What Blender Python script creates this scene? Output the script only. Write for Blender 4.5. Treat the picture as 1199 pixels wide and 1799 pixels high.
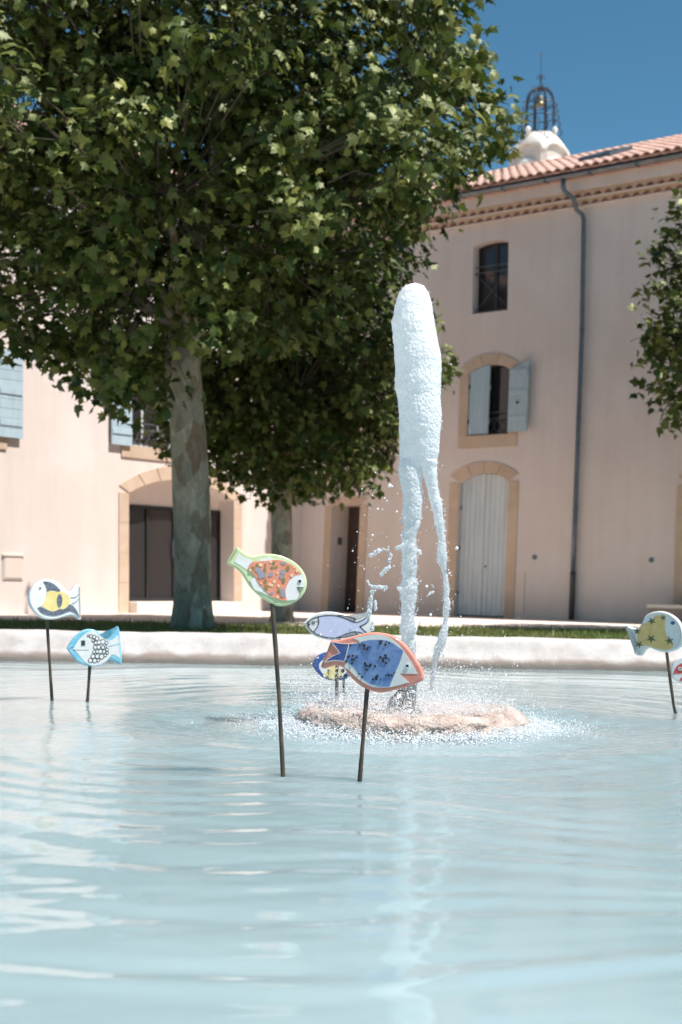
import bpy, math, random
import numpy as np
from mathutils import Vector, Matrix, noise as mnoise
random.seed(7); rng = np.random.default_rng(7)
scene = bpy.context.scene
for o in list(bpy.data.objects): bpy.data.objects.remove(o)
col = scene.collection
R = math.radians

# ------------------------------------------------------------------ camera
FPX, W0, H0, HZ = 2500.0, 1199.0, 1799.0, 1017.0      # focal length in photo pixels, photo size, horizon row
EYE = Vector((0, 0, 0.84)); ROLL = R(0.9)
CX = Vector((math.cos(ROLL), 0, math.sin(ROLL))); CY = Vector((-math.sin(ROLL), 0, math.cos(ROLL)))
cam_d = bpy.data.cameras.new('camera'); cam = bpy.data.objects.new('camera', cam_d); col.objects.link(cam)
cam_d.sensor_width = 36; cam_d.sensor_fit = 'AUTO'; cam_d.lens = 36 * FPX / H0
cam_d.shift_y = (HZ - H0 / 2) / H0
cam_d.clip_start = .1; cam_d.clip_end = 4000
cam.matrix_world = Matrix(((CX.x, CY.x, 0, EYE.x), (0, 0, -1, EYE.y), (CX.z, CY.z, 0, EYE.z), (0, 0, 0, 1)))
cam_d.dof.use_dof = True; cam_d.dof.focus_distance = 6.7; cam_d.dof.aperture_fstop = 3.3
scene.camera = cam
# ------------------------------------------------------------------ sky and sun
SUN_EL = R(63.5); SUN_H = Vector((.903, -.43, 0)).normalized()
SUN = Vector((SUN_H.x * math.cos(SUN_EL), SUN_H.y * math.cos(SUN_EL), math.sin(SUN_EL)))
world = bpy.data.worlds.new('World'); scene.world = world; world.use_nodes = True
nt = world.node_tree; bg = nt.nodes['Background']
sky = nt.nodes.new('ShaderNodeTexSky'); sky.sky_type = 'NISHITA'; sky.sun_disc = False
sky.sun_elevation = SUN_EL; sky.sun_rotation = math.atan2(SUN.x, SUN.y)
sky.altitude = 2500; sky.air_density = .9; sky.dust_density = 0.; sky.ozone_density = 1.2
tint = nt.nodes.new('ShaderNodeMix'); tint.data_type = 'RGBA'; tint.blend_type = 'MULTIPLY'; tint.inputs[0].default_value = 1; tint.inputs[7].default_value = (.60, 1, .96, 1)
nt.links.new(sky.outputs[0], tint.inputs[6]); nt.links.new(tint.outputs[2], bg.inputs[0]); bg.inputs[1].default_value = .077
sun_d = bpy.data.lights.new('sun', 'SUN'); sun_d.energy = 4.7; sun_d.angle = R(.53); sun_d.color = (1, .98, .955)
sun = bpy.data.objects.new('sun', sun_d); col.objects.link(sun); sun.location = (20, -8, 40)
sun.rotation_euler = SUN.to_track_quat('Z', 'Y').to_euler()
scene.view_settings.view_transform = 'Standard'; scene.view_settings.look = 'None'
scene.view_settings.exposure = 0.79; scene.view_settings.gamma = 1.0
scene.view_settings.use_curve_mapping = False

# ------------------------------------------------------------------ helpers
def ray(px, py):
    return CX * ((px - 599.5) / FPX) - CY * ((py - HZ) / FPX) + Vector((0, 1, 0))
def at(px, py, Y):                          # photo pixel + distance -> point
    return EYE + ray(px, py) * Y
def proj(p):
    d = p - EYE
    return 599.5 + FPX * d.dot(CX) / d.y, HZ - FPX * d.dot(CY) / d.y
def on_plane(px, py, C, n):
    d = ray(px, py); return EYE + d * ((C - EYE).dot(n) / d.dot(n))
def tag(o, label=None, cat=None, group=None, kind=None):
    if label: o['label'] = label
    if cat: o['category'] = cat
    if group: o['group'] = group
    if kind: o['kind'] = kind
    return o
def thing(name, loc, label, cat, group=None):
    o = bpy.data.objects.new(name, None); col.objects.link(o); o.location = loc; o.empty_display_size = .2
    return tag(o, label, cat, group)
def origin(o):
    p = Vector((0, 0, 0))
    while o is not None: p = p + Vector(o.location); o = o.parent
    return p
class MB:                                   # collects faces, builds ONE mesh object (verts given in world space)
    def __init__(s): s.v = []; s.f = []
    def add(s, vs, fs):
        b = len(s.v); s.v += [tuple(v) for v in vs]; s.f += [tuple(i + b for i in f) for f in fs]; return s
    def box(s, P, a0, a1, b0, b1, c0, c1):
        return s.add([P(x, y, z) for z in (c0, c1) for y in (b0, b1) for x in (a0, a1)],
                     [(0, 2, 3, 1), (4, 5, 7, 6), (0, 1, 5, 4), (2, 6, 7, 3), (0, 4, 6, 2), (1, 3, 7, 5)])
    def tube(s, pts, r, n=8, cap=True):
        pts = [Vector(p) for p in pts]; rs = r if hasattr(r, '__len__') else [r] * len(pts)
        rings = []; ref = None
        for i, p in enumerate(pts):
            t = (pts[min(i + 1, len(pts) - 1)] - pts[max(i - 1, 0)]).normalized()
            if ref is None: ref = t.orthogonal().normalized()
            ref = (ref - t * ref.dot(t)).normalized(); b = t.cross(ref)
            rings.append([p + (ref * math.cos(a) + b * math.sin(a)) * rs[i] for a in [2 * math.pi * k / n for k in range(n)]])
        return s.loft(rings, cap)
    def loft(s, rings, cap=True):
        n = len(rings[0]); vs = [p for r in rings for p in r]; fs = []
        for i in range(len(rings) - 1):
            for k in range(n):
                a = i * n + k; b = i * n + (k + 1) % n
                fs.append((a, b, b + n, a + n))
        if cap: fs += [tuple(range(n - 1, -1, -1)), tuple(range((len(rings) - 1) * n, len(rings) * n))]
        return s.add(vs, fs)
    def build(s, name, mat, parent=None, smooth=False, loc=None):
        o0 = origin(parent) if parent else Vector(loc or (0, 0, 0))
        me = bpy.data.meshes.new(name)
        me.from_pydata([(v[0] - o0.x, v[1] - o0.y, v[2] - o0.z) for v in s.v], [], s.f); me.validate()
        return link(name, me, mat, parent, smooth, None if parent else o0)
def link(name, me, mat, parent=None, smooth=False, loc=None):
    if mat is not None and not me.materials: me.materials.append(mat)
    if smooth: me.polygons.foreach_set('use_smooth', [True] * len(me.polygons))
    o = bpy.data.objects.new(name, me); col.objects.link(o)
    if parent: o.parent = parent
    if loc is not None: o.location = loc
    return o
def XYZ(x, y, z): return Vector((x, y, z))

# ------------------------------------------------------------------ materials
def new_mat(name):
    m = bpy.data.materials.new(name); m.use_nodes = True
    return m, m.node_tree, m.node_tree.nodes['Principled BSDF']
def mat(name, c, rough=.8, c2=None, scale=6., detail=5, lo=.35, hi=.65, bump=0., bscale=60., spec=.5, metal=0., objrand=0., stretch=None, c3=None, s3=2., streak=0.):
    m, t, b = new_mat(name); N = t.nodes.new; L = t.links.new
    b.inputs['Roughness'].default_value = rough; b.inputs['Metallic'].default_value = metal
    b.inputs['Specular IOR Level'].default_value = spec
    tc = N('ShaderNodeTexCoord'); src = tc.outputs['Object']
    if stretch:
        mp = N('ShaderNodeMapping'); mp.inputs['Scale'].default_value = stretch; L(src, mp.inputs[0]); src = mp.outputs[0]
    out = None
    if c2 is not None:
        nz = N('ShaderNodeTexNoise'); nz.inputs['Scale'].default_value = scale; nz.inputs['Detail'].default_value = detail
        nz.inputs['Roughness'].default_value = .6; L(src, nz.inputs['Vector'])
        rp = N('ShaderNodeValToRGB'); rp.color_ramp.elements[0].position = lo; rp.color_ramp.elements[1].position = hi
        rp.color_ramp.elements[0].color = (*c, 1); rp.color_ramp.elements[1].color = (*c2, 1)
        L(nz.outputs[0], rp.inputs[0]); out = rp.outputs[0]
        if c3 is not None:
            n3 = N('ShaderNodeTexNoise'); n3.inputs['Scale'].default_value = s3; n3.inputs['Detail'].default_value = 4; L(src, n3.inputs['Vector'])
            r3 = N('ShaderNodeValToRGB'); r3.color_ramp.elements[0].position = .40; r3.color_ramp.elements[1].position = .75; L(n3.outputs[0], r3.inputs[0])
            mx = N('ShaderNodeMix'); mx.data_type = 'RGBA'; L(r3.outputs[0], mx.inputs[0]); L(out, mx.inputs[6]); mx.inputs[7].default_value = (*c3, 1); out = mx.outputs[2]
    if streak:
        mp2 = N('ShaderNodeMapping'); mp2.inputs['Scale'].default_value = (2.2, 2.2, .16); L(tc.outputs['Object'], mp2.inputs[0])
        n4 = N('ShaderNodeTexNoise'); n4.inputs['Scale'].default_value = 1.6; n4.inputs['Detail'].default_value = 7; n4.inputs['Roughness'].default_value = .65; L(mp2.outputs[0], n4.inputs['Vector'])
        r4 = N('ShaderNodeMapRange'); r4.inputs[1].default_value = .42; r4.inputs[2].default_value = .72; r4.inputs[3].default_value = 1; r4.inputs[4].default_value = 1 - streak; L(n4.outputs[0], r4.inputs[0])
        sx = N('ShaderNodeSeparateXYZ'); L(tc.outputs['Object'], sx.inputs[0])
        r5 = N('ShaderNodeMapRange'); r5.inputs[1].default_value = .05; r5.inputs[2].default_value = .75; r5.inputs[3].default_value = 1 - streak * 1.3; r5.inputs[4].default_value = 1; 
        ad = N('ShaderNodeMath'); ad.operation = 'MULTIPLY_ADD'; ad.inputs[1].default_value = .5; L(n4.outputs[0], ad.inputs[0]); ad.inputs[2].default_value = -.25
        ad2 = N('ShaderNodeMath'); L(ad.outputs[0], ad2.inputs[0]); L(sx.outputs['Z'], ad2.inputs[1]); L(ad2.outputs[0], r5.inputs[0])
        mu = N('ShaderNodeMath'); mu.operation = 'MULTIPLY'; L(r4.outputs[0], mu.inputs[0]); L(r5.outputs[0], mu.inputs[1])
        h4 = N('ShaderNodeHueSaturation'); L(mu.outputs[0], h4.inputs['Value']); L(out, h4.inputs['Color']); out = h4.outputs[0]
    if objrand:
        oi = N('ShaderNodeObjectInfo'); mr = N('ShaderNodeMapRange'); mr.inputs[3].default_value = 1 - objrand; mr.inputs[4].default_value = 1 + objrand
        L(oi.outputs['Random'], mr.inputs[0]); hs = N('ShaderNodeHueSaturation'); L(mr.outputs[0], hs.inputs['Value'])
        if out: L(out, hs.inputs['Color'])
        else: hs.inputs['Color'].default_value = (*c, 1)
        out = hs.outputs[0]
    if out: L(out, b.inputs['Base Color'])
    else: b.inputs['Base Color'].default_value = (*c, 1)
    if bump:
        nb = N('ShaderNodeTexNoise'); nb.inputs['Scale'].default_value = bscale; nb.inputs['Detail'].default_value = 4; L(src, nb.inputs['Vector'])
        bp = N('ShaderNodeBump'); bp.inputs['Strength'].default_value = bump; bp.inputs['Distance'].default_value = .02
        L(nb.outputs[0], bp.inputs['Height']); L(bp.outputs[0], b.inputs['Normal'])
    return m
M = {}
M['plaster'] = mat('plaster', (.685, .58, .528), .9, (.75, .645, .59), 1.1, 6, .3, .7, .25, 40, .2, c3=(.665, .55, .49), s3=.45, streak=.07)
M['stone'] = mat('ochre_stone', (.52, .37, .265), .85, (.60, .45, .34), 3., 6, .3, .7, .3, 30, .2, objrand=.06)
M['pale_stone'] = mat('pale_stone', (.70, .62, .54), .85, (.78, .71, .63), 4., 6, .3, .7, .4, 25, .2, objrand=.04)
M['rim_stone'] = None
M['dark'] = mat('dark_opening', (.012, .010, .010), .7)
M['brown_dark'] = mat('brown_timber', (.05, .03, .022), .6, (.07, .042, .03), 8)
M['glass'] = mat('dark_glass', (.03, .026, .026), .06, spec=.6)
M['frame'] = mat('black_metal', (.018, .018, .02), .45)
M['rail'] = mat('railing_iron', (.10, .10, .11), .5, metal=.2)
M['iron'] = mat('wrought_iron', (.03, .035, .05), .5, metal=.3)
M['shutter'] = mat('shutter_paint', (.34, .44, .49), .6, (.43, .52, .56), 10, 4, .3, .7, .12, 30, .3, objrand=.05, stretch=(1, 1, .25))
M['door'] = mat('door_paint', (.48, .51, .53), .65, (.60, .62, .62), 9, 5, .3, .7, .12, 30, .3, objrand=.06, stretch=(1, 1, .15))
M['zinc'] = mat('zinc', (.10, .125, .15), .45, (.15, .18, .205), 5, metal=.5)
M['gutter'] = mat('weathered_gutter', (.20, .19, .185), .55, (.28, .265, .25), 4, metal=.2)
M['cast'] = mat('cast_iron', (.06, .055, .055), .6)
M['tile'] = mat('terracotta_tile', (.50, .285, .22), .85, (.62, .42, .345), 7, 5, .3, .7, .2, 40, .2, objrand=.16, c3=(.42, .25, .2), s3=3)
M['tile_red'] = mat('cornice_terracotta', (.42, .19, .12), .85, (.52, .28, .19), 7, 5, .3, .7, .2, 40, .2, objrand=.14)
M['gravel'] = mat('pink_gravel', (.74, .61, .525), .95, (.82, .70, .61), 3, 8, .3, .7, .4, 80, .1, c3=(.55, .45, .40), s3=.4)
M['soil'] = mat('lawn_soil', (.05, .06, .02), .95, (.12, .11, .05), 2, 6)
M['pole'] = mat('rusty_rod', (.07, .055, .045), .55, (.16, .10, .065), 18, 5, .4, .65, .2, 60, .4, metal=.4, stretch=(1, 1, .5))
M['steel'] = mat('nozzle_steel', (.38, .37, .36), .25, (.22, .2, .19), 14, metal=.8)
M['twig'] = mat('twig_bark', (.06, .045, .03), .9)
M['bell'] = mat('bell_bronze', (.20, .17, .10), .45, metal=.6)
M['white_plaster'] = mat('lime_plaster', (.70, .66, .60), .9, (.78, .75, .70), 3, 5, .3, .7, .2, 20, .2, c3=(.55, .48, .42), s3=1.2)
M['tower'] = mat('tower_render', (.50, .45, .40), .9, (.58, .52, .46), 2, 5, c3=(.42, .37, .33), s3=.8)
M['poolfloor'] = mat('pool_floor', (.45, .6, .62), .8)
M['meter'] = mat('meter_box_paint', (.68, .55, .47), .7)
def glaze(name, c, c2=None, sc=22, rough=.16, bump=.04):
    return mat(name, c, rough, c2 or tuple(min(1, x * 1.18) for x in c), sc, 4, .35, .7, bump, 45, .5)
G = dict(lime=glaze('lime_glaze', (.52, .60, .31), (.64, .71, .44)), white=glaze('white_glaze', (.70, .67, .64), (.77, .75, .72)),
         orange=glaze('orange_glaze', (.68, .21, .13), (.75, .32, .22)), grey=glaze('grey_glaze', (.27, .26, .29)), olive=glaze('olive_glaze', (.23, .18, .045)),
         cream=glaze('cream_glaze', (.80, .50, .27)), coral=glaze('coral_glaze', (.72, .23, .165), (.77, .33, .25)), blue=glaze('blue_glaze', (.105, .19, .40), (.20, .31, .53), 26),
         navy=glaze('navy_glaze', (.035, .075, .24), (.07, .13, .34), 30), black=glaze('black_glaze', (.012, .012, .018), (.02, .02, .028)), lav=glaze('lavender_glaze', (.52, .52, .68), (.58, .58, .72), 30),
         sky=glaze('sky_blue_glaze', (.16, .46, .60), (.34, .60, .70), 14), yellow=glaze('yellow_glaze', (.72, .56, .20), (.78, .64, .30)),
         slate=glaze('speckled_slate_glaze', (.05, .06, .09), (.22, .24, .29), 90), green=glaze('moss_green_glaze', (.085, .10, .04), (.13, .14, .07)),
         straw=glaze('straw_glaze', (.66, .43, .14), (.74, .53, .22)), red=glaze('red_glaze', (.55, .05, .05), (.62, .1, .1)), teal=glaze('dark_teal_glaze', (.03, .05, .05)))

# rim stone: pale limestone with a damp brown band just above the water line
def rim_mat():
    m, t, b = new_mat('rim_limestone'); N = t.nodes.new; L = t.links.new
    g = N('ShaderNodeNewGeometry'); nz = N('ShaderNodeTexNoise'); nz.inputs['Scale'].default_value = 3.2; nz.inputs['Detail'].default_value = 8; nz.inputs['Roughness'].default_value = .65
    L(g.outputs['Position'], nz.inputs['Vector'])
    rp = N('ShaderNodeValToRGB'); rp.color_ramp.elements[0].position = .32; rp.color_ramp.elements[1].position = .62
    rp.color_ramp.elements[0].color = (.40, .35, .32, 1); rp.color_ramp.elements[1].color = (.55, .50, .465, 1); L(nz.outputs[0], rp.inputs[0])
    sx = N('ShaderNodeSeparateXYZ'); L(g.outputs['Position'], sx.inputs[0])
    n2 = N('ShaderNodeTexNoise'); n2.inputs['Scale'].default_value = 5; n2.inputs['Detail'].default_value = 6; L(g.outputs['Position'], n2.inputs['Vector'])
    ma = N('ShaderNodeMath'); ma.operation = 'MULTIPLY_ADD'; ma.inputs[1].default_value = -.13; L(n2.outputs[0], ma.inputs[0]); L(sx.outputs['Z'], ma.inputs[2])
    mr = N('ShaderNodeMapRange'); mr.inputs[1].default_value = .0; mr.inputs[2].default_value = .045; mr.inputs[3].default_value = .8; mr.inputs[4].default_value = 0; L(ma.outputs[0], mr.inputs[0])
    mx = N('ShaderNodeMix'); mx.data_type = 'RGBA'; L(mr.outputs[0], mx.inputs[0]); L(rp.outputs[0], mx.inputs[6]); mx.inputs[7].default_value = (.24, .17, .13, 1)
    L(mx.outputs[2], b.inputs['Base Color']); b.inputs['Roughness'].default_value = .8
    bp = N('ShaderNodeBump'); bp.inputs['Strength'].default_value = .5; bp.inputs['Distance'].default_value = .03; L(nz.outputs[0], bp.inputs['Height']); L(bp.outputs[0], b.inputs['Normal'])
    return m
M['rim_stone'] = rim_mat()

def bark_mat():
    m, t, b = new_mat('plane_bark'); N = t.nodes.new; L = t.links.new
    tc = N('ShaderNodeTexCoord'); mp = N('ShaderNodeMapping'); mp.inputs['Scale'].default_value = (1, 1, .5); L(tc.outputs['Object'], mp.inputs[0])
    nz = N('ShaderNodeTexNoise'); nz.inputs['Scale'].default_value = 2.2; nz.inputs['Detail'].default_value = 4; L(mp.outputs[0], nz.inputs['Vector'])
    av = N('ShaderNodeMix'); av.data_type = 'VECTOR'; av.inputs[0].default_value = .30; L(mp.outputs[0], av.inputs[4]); L(nz.outputs['Color'], av.inputs[5])
    vv = N('ShaderNodeTexVoronoi'); vv.inputs['Scale'].default_value = 8.5; L(av.outputs[1], vv.inputs['Vector'])
    sp_ = N('ShaderNodeSeparateColor'); L(vv.outputs['Color'], sp_.inputs[0])
    n5 = N('ShaderNodeTexNoise'); n5.inputs['Scale'].default_value = 14; n5.inputs['Detail'].default_value = 6; L(mp.outputs[0], n5.inputs['Vector'])
    vo = N('ShaderNodeMix'); vo.data_type = 'FLOAT'; vo.inputs[0].default_value = .49; L(sp_.outputs[0], vo.inputs[2]); L(n5.outputs[0], vo.inputs[3])
    rp = N('ShaderNodeValToRGB'); cr = rp.color_ramp; cr.interpolation = 'EASE'
    cr.elements[0].position = .22; cr.elements[0].color = (.19, .13, .09, 1); cr.elements[1].position = .80; cr.elements[1].color = (.42, .37, .285, 1)
    for p, c in ((.30, (.22, .16, .11)), (.34, (.21, .19, .14)), (.48, (.26, .235, .175)), (.52, (.31, .28, .215)), (.64, (.28, .25, .19)), (.70, (.355, .315, .24))):
        e = cr.elements.new(p); e.color = (*c, 1)
    b.inputs['Specular IOR Level'].default_value = .1
    L(vo.outputs[0], rp.inputs[0]); L(rp.outputs[0], b.inputs['Base Color']); b.inputs['Roughness'].default_value = .85
    bp = N('ShaderNodeBump'); bp.inputs['Strength'].default_value = .5; bp.inputs['Distance'].default_value = .03; L(vo.outputs[0], bp.inputs['Height']); L(bp.outputs[0], b.inputs['Normal'])
    return m
M['bark'] = bark_mat()

def leaf_mat(name, cols, tr=.14):
    m, t, b = new_mat(name); N = t.nodes.new; L = t.links.new
    at_ = N('ShaderNodeAttribute'); at_.attribute_name = 'rnd'; oi = N('ShaderNodeObjectInfo')
    ad = N('ShaderNodeMath'); ad.operation = 'ADD'; L(at_.outputs['Fac'], ad.inputs[0]); L(oi.outputs['Random'], ad.inputs[1])
    fr = N('ShaderNodeMath'); fr.operation = 'FRACT'; L(ad.outputs[0], fr.inputs[0])
    rp = N('ShaderNodeValToRGB'); cr = rp.color_ramp; n = len(cols)
    cr.elements[0].color = (*cols[0], 1); cr.elements[1].color = (*cols[-1], 1)
    for i in range(1, n - 1): cr.elements.new(i / (n - 1)).color = (*cols[i], 1)
    L(fr.outputs[0], rp.inputs[0]); L(rp.outputs[0], b.inputs['Base Color']); b.inputs['Roughness'].default_value = .5
    b.inputs['Specular IOR Level'].default_value = .5; b.inputs['Specular Tint'].default_value = (1, 1, .55, 1)
    tl = N('ShaderNodeBsdfTranslucent'); hs = N('ShaderNodeHueSaturation'); hs.inputs['Saturation'].default_value = 1.05; hs.inputs['Value'].default_value = 2.2
    L(rp.outputs[0], hs.inputs['Color']); L(hs.outputs[0], tl.inputs['Color'])
    mx = N('ShaderNodeMixShader'); mx.inputs[0].default_value = tr; L(b.outputs[0], mx.inputs[1]); L(tl.outputs[0], mx.inputs[2])
    L(mx.outputs[0], t.nodes['Material Output'].inputs['Surface'])
    return m
M['leaf'] = leaf_mat('plane_leaf', [(.012, .024, .005), (.029, .048, .009), (.053, .078, .014), (.018, .034, .007), (.10, .122, .024), (.036, .057, .011), (.18, .185, .045), (.044, .067, .013), (.015, .029, .006)])
M['grass'] = leaf_mat('grass_blade', [(.06, .105, .022), (.085, .135, .03), (.12, .15, .042), (.20, .18, .07), (.08, .12, .028)], .25)

def water_mat():
    m, t, b = new_mat('fountain_water'); N = t.nodes.new; L = t.links.new
    g = N('ShaderNodeNewGeometry')
    nz = N('ShaderNodeTexNoise'); nz.inputs['Scale'].default_value = .55; nz.inputs['Detail'].default_value = 3; L(g.outputs['Position'], nz.inputs['Vector'])
    rp = N('ShaderNodeValToRGB'); rp.color_ramp.elements[0].position = .35; rp.color_ramp.elements[1].position = .65
    rp.color_ramp.elements[0].color = (.23, .311, .322, 1); rp.color_ramp.elements[1].color = (.277, .357, .367, 1)
    L(nz.outputs[0], rp.inputs[0]); L(rp.outputs[0], b.inputs['Base Color'])
    b.inputs['Roughness'].default_value = .02; b.inputs['IOR'].default_value = 1.33
    b.subsurface_method = 'BURLEY'; b.inputs['Subsurface Weight'].default_value = 1.; b.inputs['Subsurface Radius'].default_value = (.5, .7, .75); b.inputs['Subsurface Scale'].default_value = .8
    a = N('ShaderNodeAttribute'); a.attribute_name = 'chop'
    n2 = N('ShaderNodeTexNoise'); n2.inputs['Scale'].default_value = 22; n2.inputs['Detail'].default_value = 5; L(g.outputs['Position'], n2.inputs['Vector'])
    bp = N('ShaderNodeBump'); bp.inputs['Distance'].default_value = .02; L(a.outputs['Fac'], bp.inputs['Strength']); L(n2.outputs[0], bp.inputs['Height'])
    L(bp.outputs[0], b.inputs['Normal'])
    return m
M['water'] = water_mat()
def foam_mat(name, base, rough, trans, bump=.0, bscale=60, tl=.25):
    m, t, b = new_mat(name); N = t.nodes.new; L = t.links.new
    b.inputs['Base Color'].default_value = (*base, 1); b.inputs['Roughness'].default_value = rough; b.inputs['IOR'].default_value = 1.33
    b.inputs['Transmission Weight'].default_value = trans
    tlb = N('ShaderNodeBsdfTranslucent'); tlb.inputs[0].default_value = (*base, 1)
    mx = N('ShaderNodeMixShader'); mx.inputs[0].default_value = tl; L(b.outputs[0], mx.inputs[1]); L(tlb.outputs[0], mx.inputs[2])
    if bump:
        tc = N('ShaderNodeTexCoord'); mp = N('ShaderNodeMapping'); mp.inputs['Scale'].default_value = (1, 1, .7); L(tc.outputs['Object'], mp.inputs[0])
        v = N('ShaderNodeTexVoronoi'); v.inputs['Scale'].default_value = bscale; v.inputs['Randomness'].default_value = 1; L(mp.outputs[0], v.inputs['Vector'])
        bp = N('ShaderNodeBump'); bp.invert = True; bp.inputs['Strength'].default_value = bump; bp.inputs['Distance'].default_value = .02; L(v.outputs['Distance'], bp.inputs['Height'])
        L(bp.outputs[0], b.inputs['Normal']); L(bp.outputs[0], tlb.inputs['Normal'])
    L(mx.outputs[0], t.nodes['Material Output'].inputs['Surface'])
    return m
def clear_low(m):
    t = m.node_tree; b = t.nodes['Principled BSDF']; N = t.nodes.new; L = t.links.new
    tc = N('ShaderNodeTexCoord'); sx = N('ShaderNodeSeparateXYZ'); L(tc.outputs['Object'], sx.inputs[0])
    mr = N('ShaderNodeMapRange'); mr.inputs[1].default_value = .75; mr.inputs[2].default_value = 1.35; mr.inputs[3].default_value = .5; mr.inputs[4].default_value = .0
    L(sx.outputs['Z'], mr.inputs[0]); L(mr.outputs[0], b.inputs['Transmission Weight'])
    return m
M['foam'] = foam_mat('jet_foam', (.90, .91, .915), .22, 0., .32, 90, .45)
M['drop'] = foam_mat('water_drop', (.94, .95, .96), .12, .0, 0, 60, .42)
M['clear'] = foam_mat('clear_water', (.93, .96, .97), .03, .7, 0, 60, .15)
M['froth'] = foam_mat('froth', (.90, .92, .93), .3, .0, 0, 60, .4)

# ------------------------------------------------------------------ ground, lawn, pool
GZ = .09
PX0, PX1, PY0, PY1 = -7.5, 8.5, 1.15, 13.7           # inner edge of the pool
RW, RH = .46, .288
g = MB()
a0, a1, b0, b1 = PX0 - RW + .05, PX1 + RW - .05, PY0 - RW + .05, PY1 + RW - .05
xs = [-600, a0, a1, 600]; ys = [-600, b0, b1, 900]
for i in range(3):
    for j in range(3):
        if i == 1 and j == 1: continue
        g.add([(xs[i], ys[j], GZ), (xs[i + 1], ys[j], GZ), (xs[i + 1], ys[j + 1], GZ), (xs[i], ys[j + 1], GZ)], [(0, 1, 2, 3)])
tag(g.build('ground', M['gravel']), kind='structure')
LY0, LY1 = 15.2, 22.0
lw = MB(); pts = []
for i in range(41):
    x = -14 + 28 * i / 40
    lw_far = LY1 + .18 * math.sin(x * 1.3) + .12 * math.sin(x * 3.7 + 1)
    pts.append((x, LY0, lw_far))
for i in range(40):
    p, q = pts[i], pts[i + 1]
    lw.add([(p[0], p[1], GZ + .004), (q[0], q[1], GZ + .004), (q[0], q[2], GZ + .012), (p[0], p[2], GZ + .012)], [(0, 1, 2, 3)])
tag(lw.build('lawn', M['soil']), kind='structure')
pf = MB().add([(PX0 - .1, PY0 - .1, -.5), (PX1 + .1, PY0 - .1, -.5), (PX1 + .1, PY1 + .1, -.5), (PX0 - .1, PY1 + .1, -.5)], [(0, 1, 2, 3)])
tag(pf.build('pool_floor', M['poolfloor']), kind='structure')

# grass blades
def blades(n, seed):
    r = np.random.default_rng(seed)
    x = r.uniform(-8, 9, n); y = LY0 + .3 + (LY1 - LY0) * r.beta(1.6, 1.0, n)
    y = y + .18 * np.sin(x * 1.3)
    dens = .5 + .5 * np.sin(x * .9 + 2) * np.sin(y * 1.7) + r.normal(0, .25, n)
    k = dens > .05; x, y = x[k], y[k]; n = len(x)
    h = r.uniform(.025, .07, n) * (1 + .9 * (r.random(n) < .05)); a = r.uniform(0, 2 * np.pi, n); w = r.uniform(.006, .012, n)
    lean = r.normal(0, .03, (n, 2)); z = np.full(n, GZ + .002)
    V = np.empty((n, 3, 3)); V[:, 0] = np.c_[x - w * np.cos(a), y - w * np.sin(a), z]; V[:, 1] = np.c_[x + w * np.cos(a), y + w * np.sin(a), z]
    V[:, 2] = np.c_[x + lean[:, 0], y + lean[:, 1], z + h]
    me = bpy.data.meshes.new('grass'); me.from_pydata(V.reshape(-1, 3).tolist(), [], np.arange(3 * n).reshape(n, 3).tolist())
    rnd = np.clip(r.normal(.25, .2, n) + .35 * (x > 3.2) * (y > 0), 0, .99)
    at_ = me.attributes.new('rnd', 'FLOAT', 'FACE'); at_.data.foreach_set('value', rnd.astype(np.float32))
    return me
tag(link('grass', blades(52000, 3), M['grass']), 'thin strip of short green grass behind the pool rim', 'grass', kind='stuff')

# pool rim with coping stones
rim = thing('pool_rim', ((PX0 + PX1) / 2, PY1 + RW / 2, GZ), 'low pale limestone rim running around the fountain pool', 'pool rim')
core = MB()
for (x0, x1, y0, y1) in ((PX0 - RW + .03, PX1 + RW - .03, PY1 + .03, PY1 + RW - .03), (PX0 - RW + .03, PX1 + RW - .03, PY0 - RW + .03, PY0 - .03),
                         (PX0 - RW + .03, PX0 - .03, PY0 - .03, PY1 + .03), (PX1 + .03, PX1 + RW - .03, PY0 - .03, PY1 + .03)):
    core.box(XYZ, x0 + (.1 if x0 > 0 and y0 < 2 and x1 - x0 < 1 else 0), x1, y0, y1, -.5, .05)
core.build('core', M['rim_stone'], rim)
def coping(x0, x1, y0, y1, seed):
    nx = 14; along_x = (x1 - x0) > (y1 - y0)
    prof = [(0, -.45), (0, .03), (.004, .075), (.03, .10), (.085, .19), (.12, .245), (.145, .272), (.18, .286), (.40, .288), (.435, .275), (.455, .24), (.46, .19), (.46, -.0)]
    rings = []
    L = (x1 - x0) if along_x else (y1 - y0)
    for i in range(nx + 1):
        t = i / nx; r = []
        for (w, z) in prof:
            if along_x: p = Vector((x0 + L * t, y0 + w, z))
            else: p = Vector((x0 + w, y0 + L * t, z))
            e = 0
            nzv = mnoise.noise_vector(p * 3.1) * .010 + mnoise.noise_vector(p * 11) * .004
            p = p + nzv * (1 if z > .03 else .3)
            if e: p.z -= e
            r.append(p)
        rings.append(r)
    return MB().loft(rings, False).add(rings[0], [tuple(range(len(prof) - 1, -1, -1))]).add(rings[-1], [tuple(range(len(prof)))])
x = PX0 - RW; k = 0
while x < PX1 + RW - .1:
    w = min(random.uniform(1.75, 2.3), PX1 + RW - x)
    coping(x + .0006, x + w - .0006, PY1, PY1 + RW, k).build('coping_stone', M['rim_stone'], rim, True); x += w; k += 1
for (fx, ) in ((PX0 - RW,), (PX1,)):
    y = PY0
    while y < PY1 - .1:
        w = min(2.1, PY1 - y); coping(fx, fx + RW, y + .005, y + w - .005, k).build('coping_stone', M['rim_stone'], rim, True); y += w; k += 1
x = PX0 - RW
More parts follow.
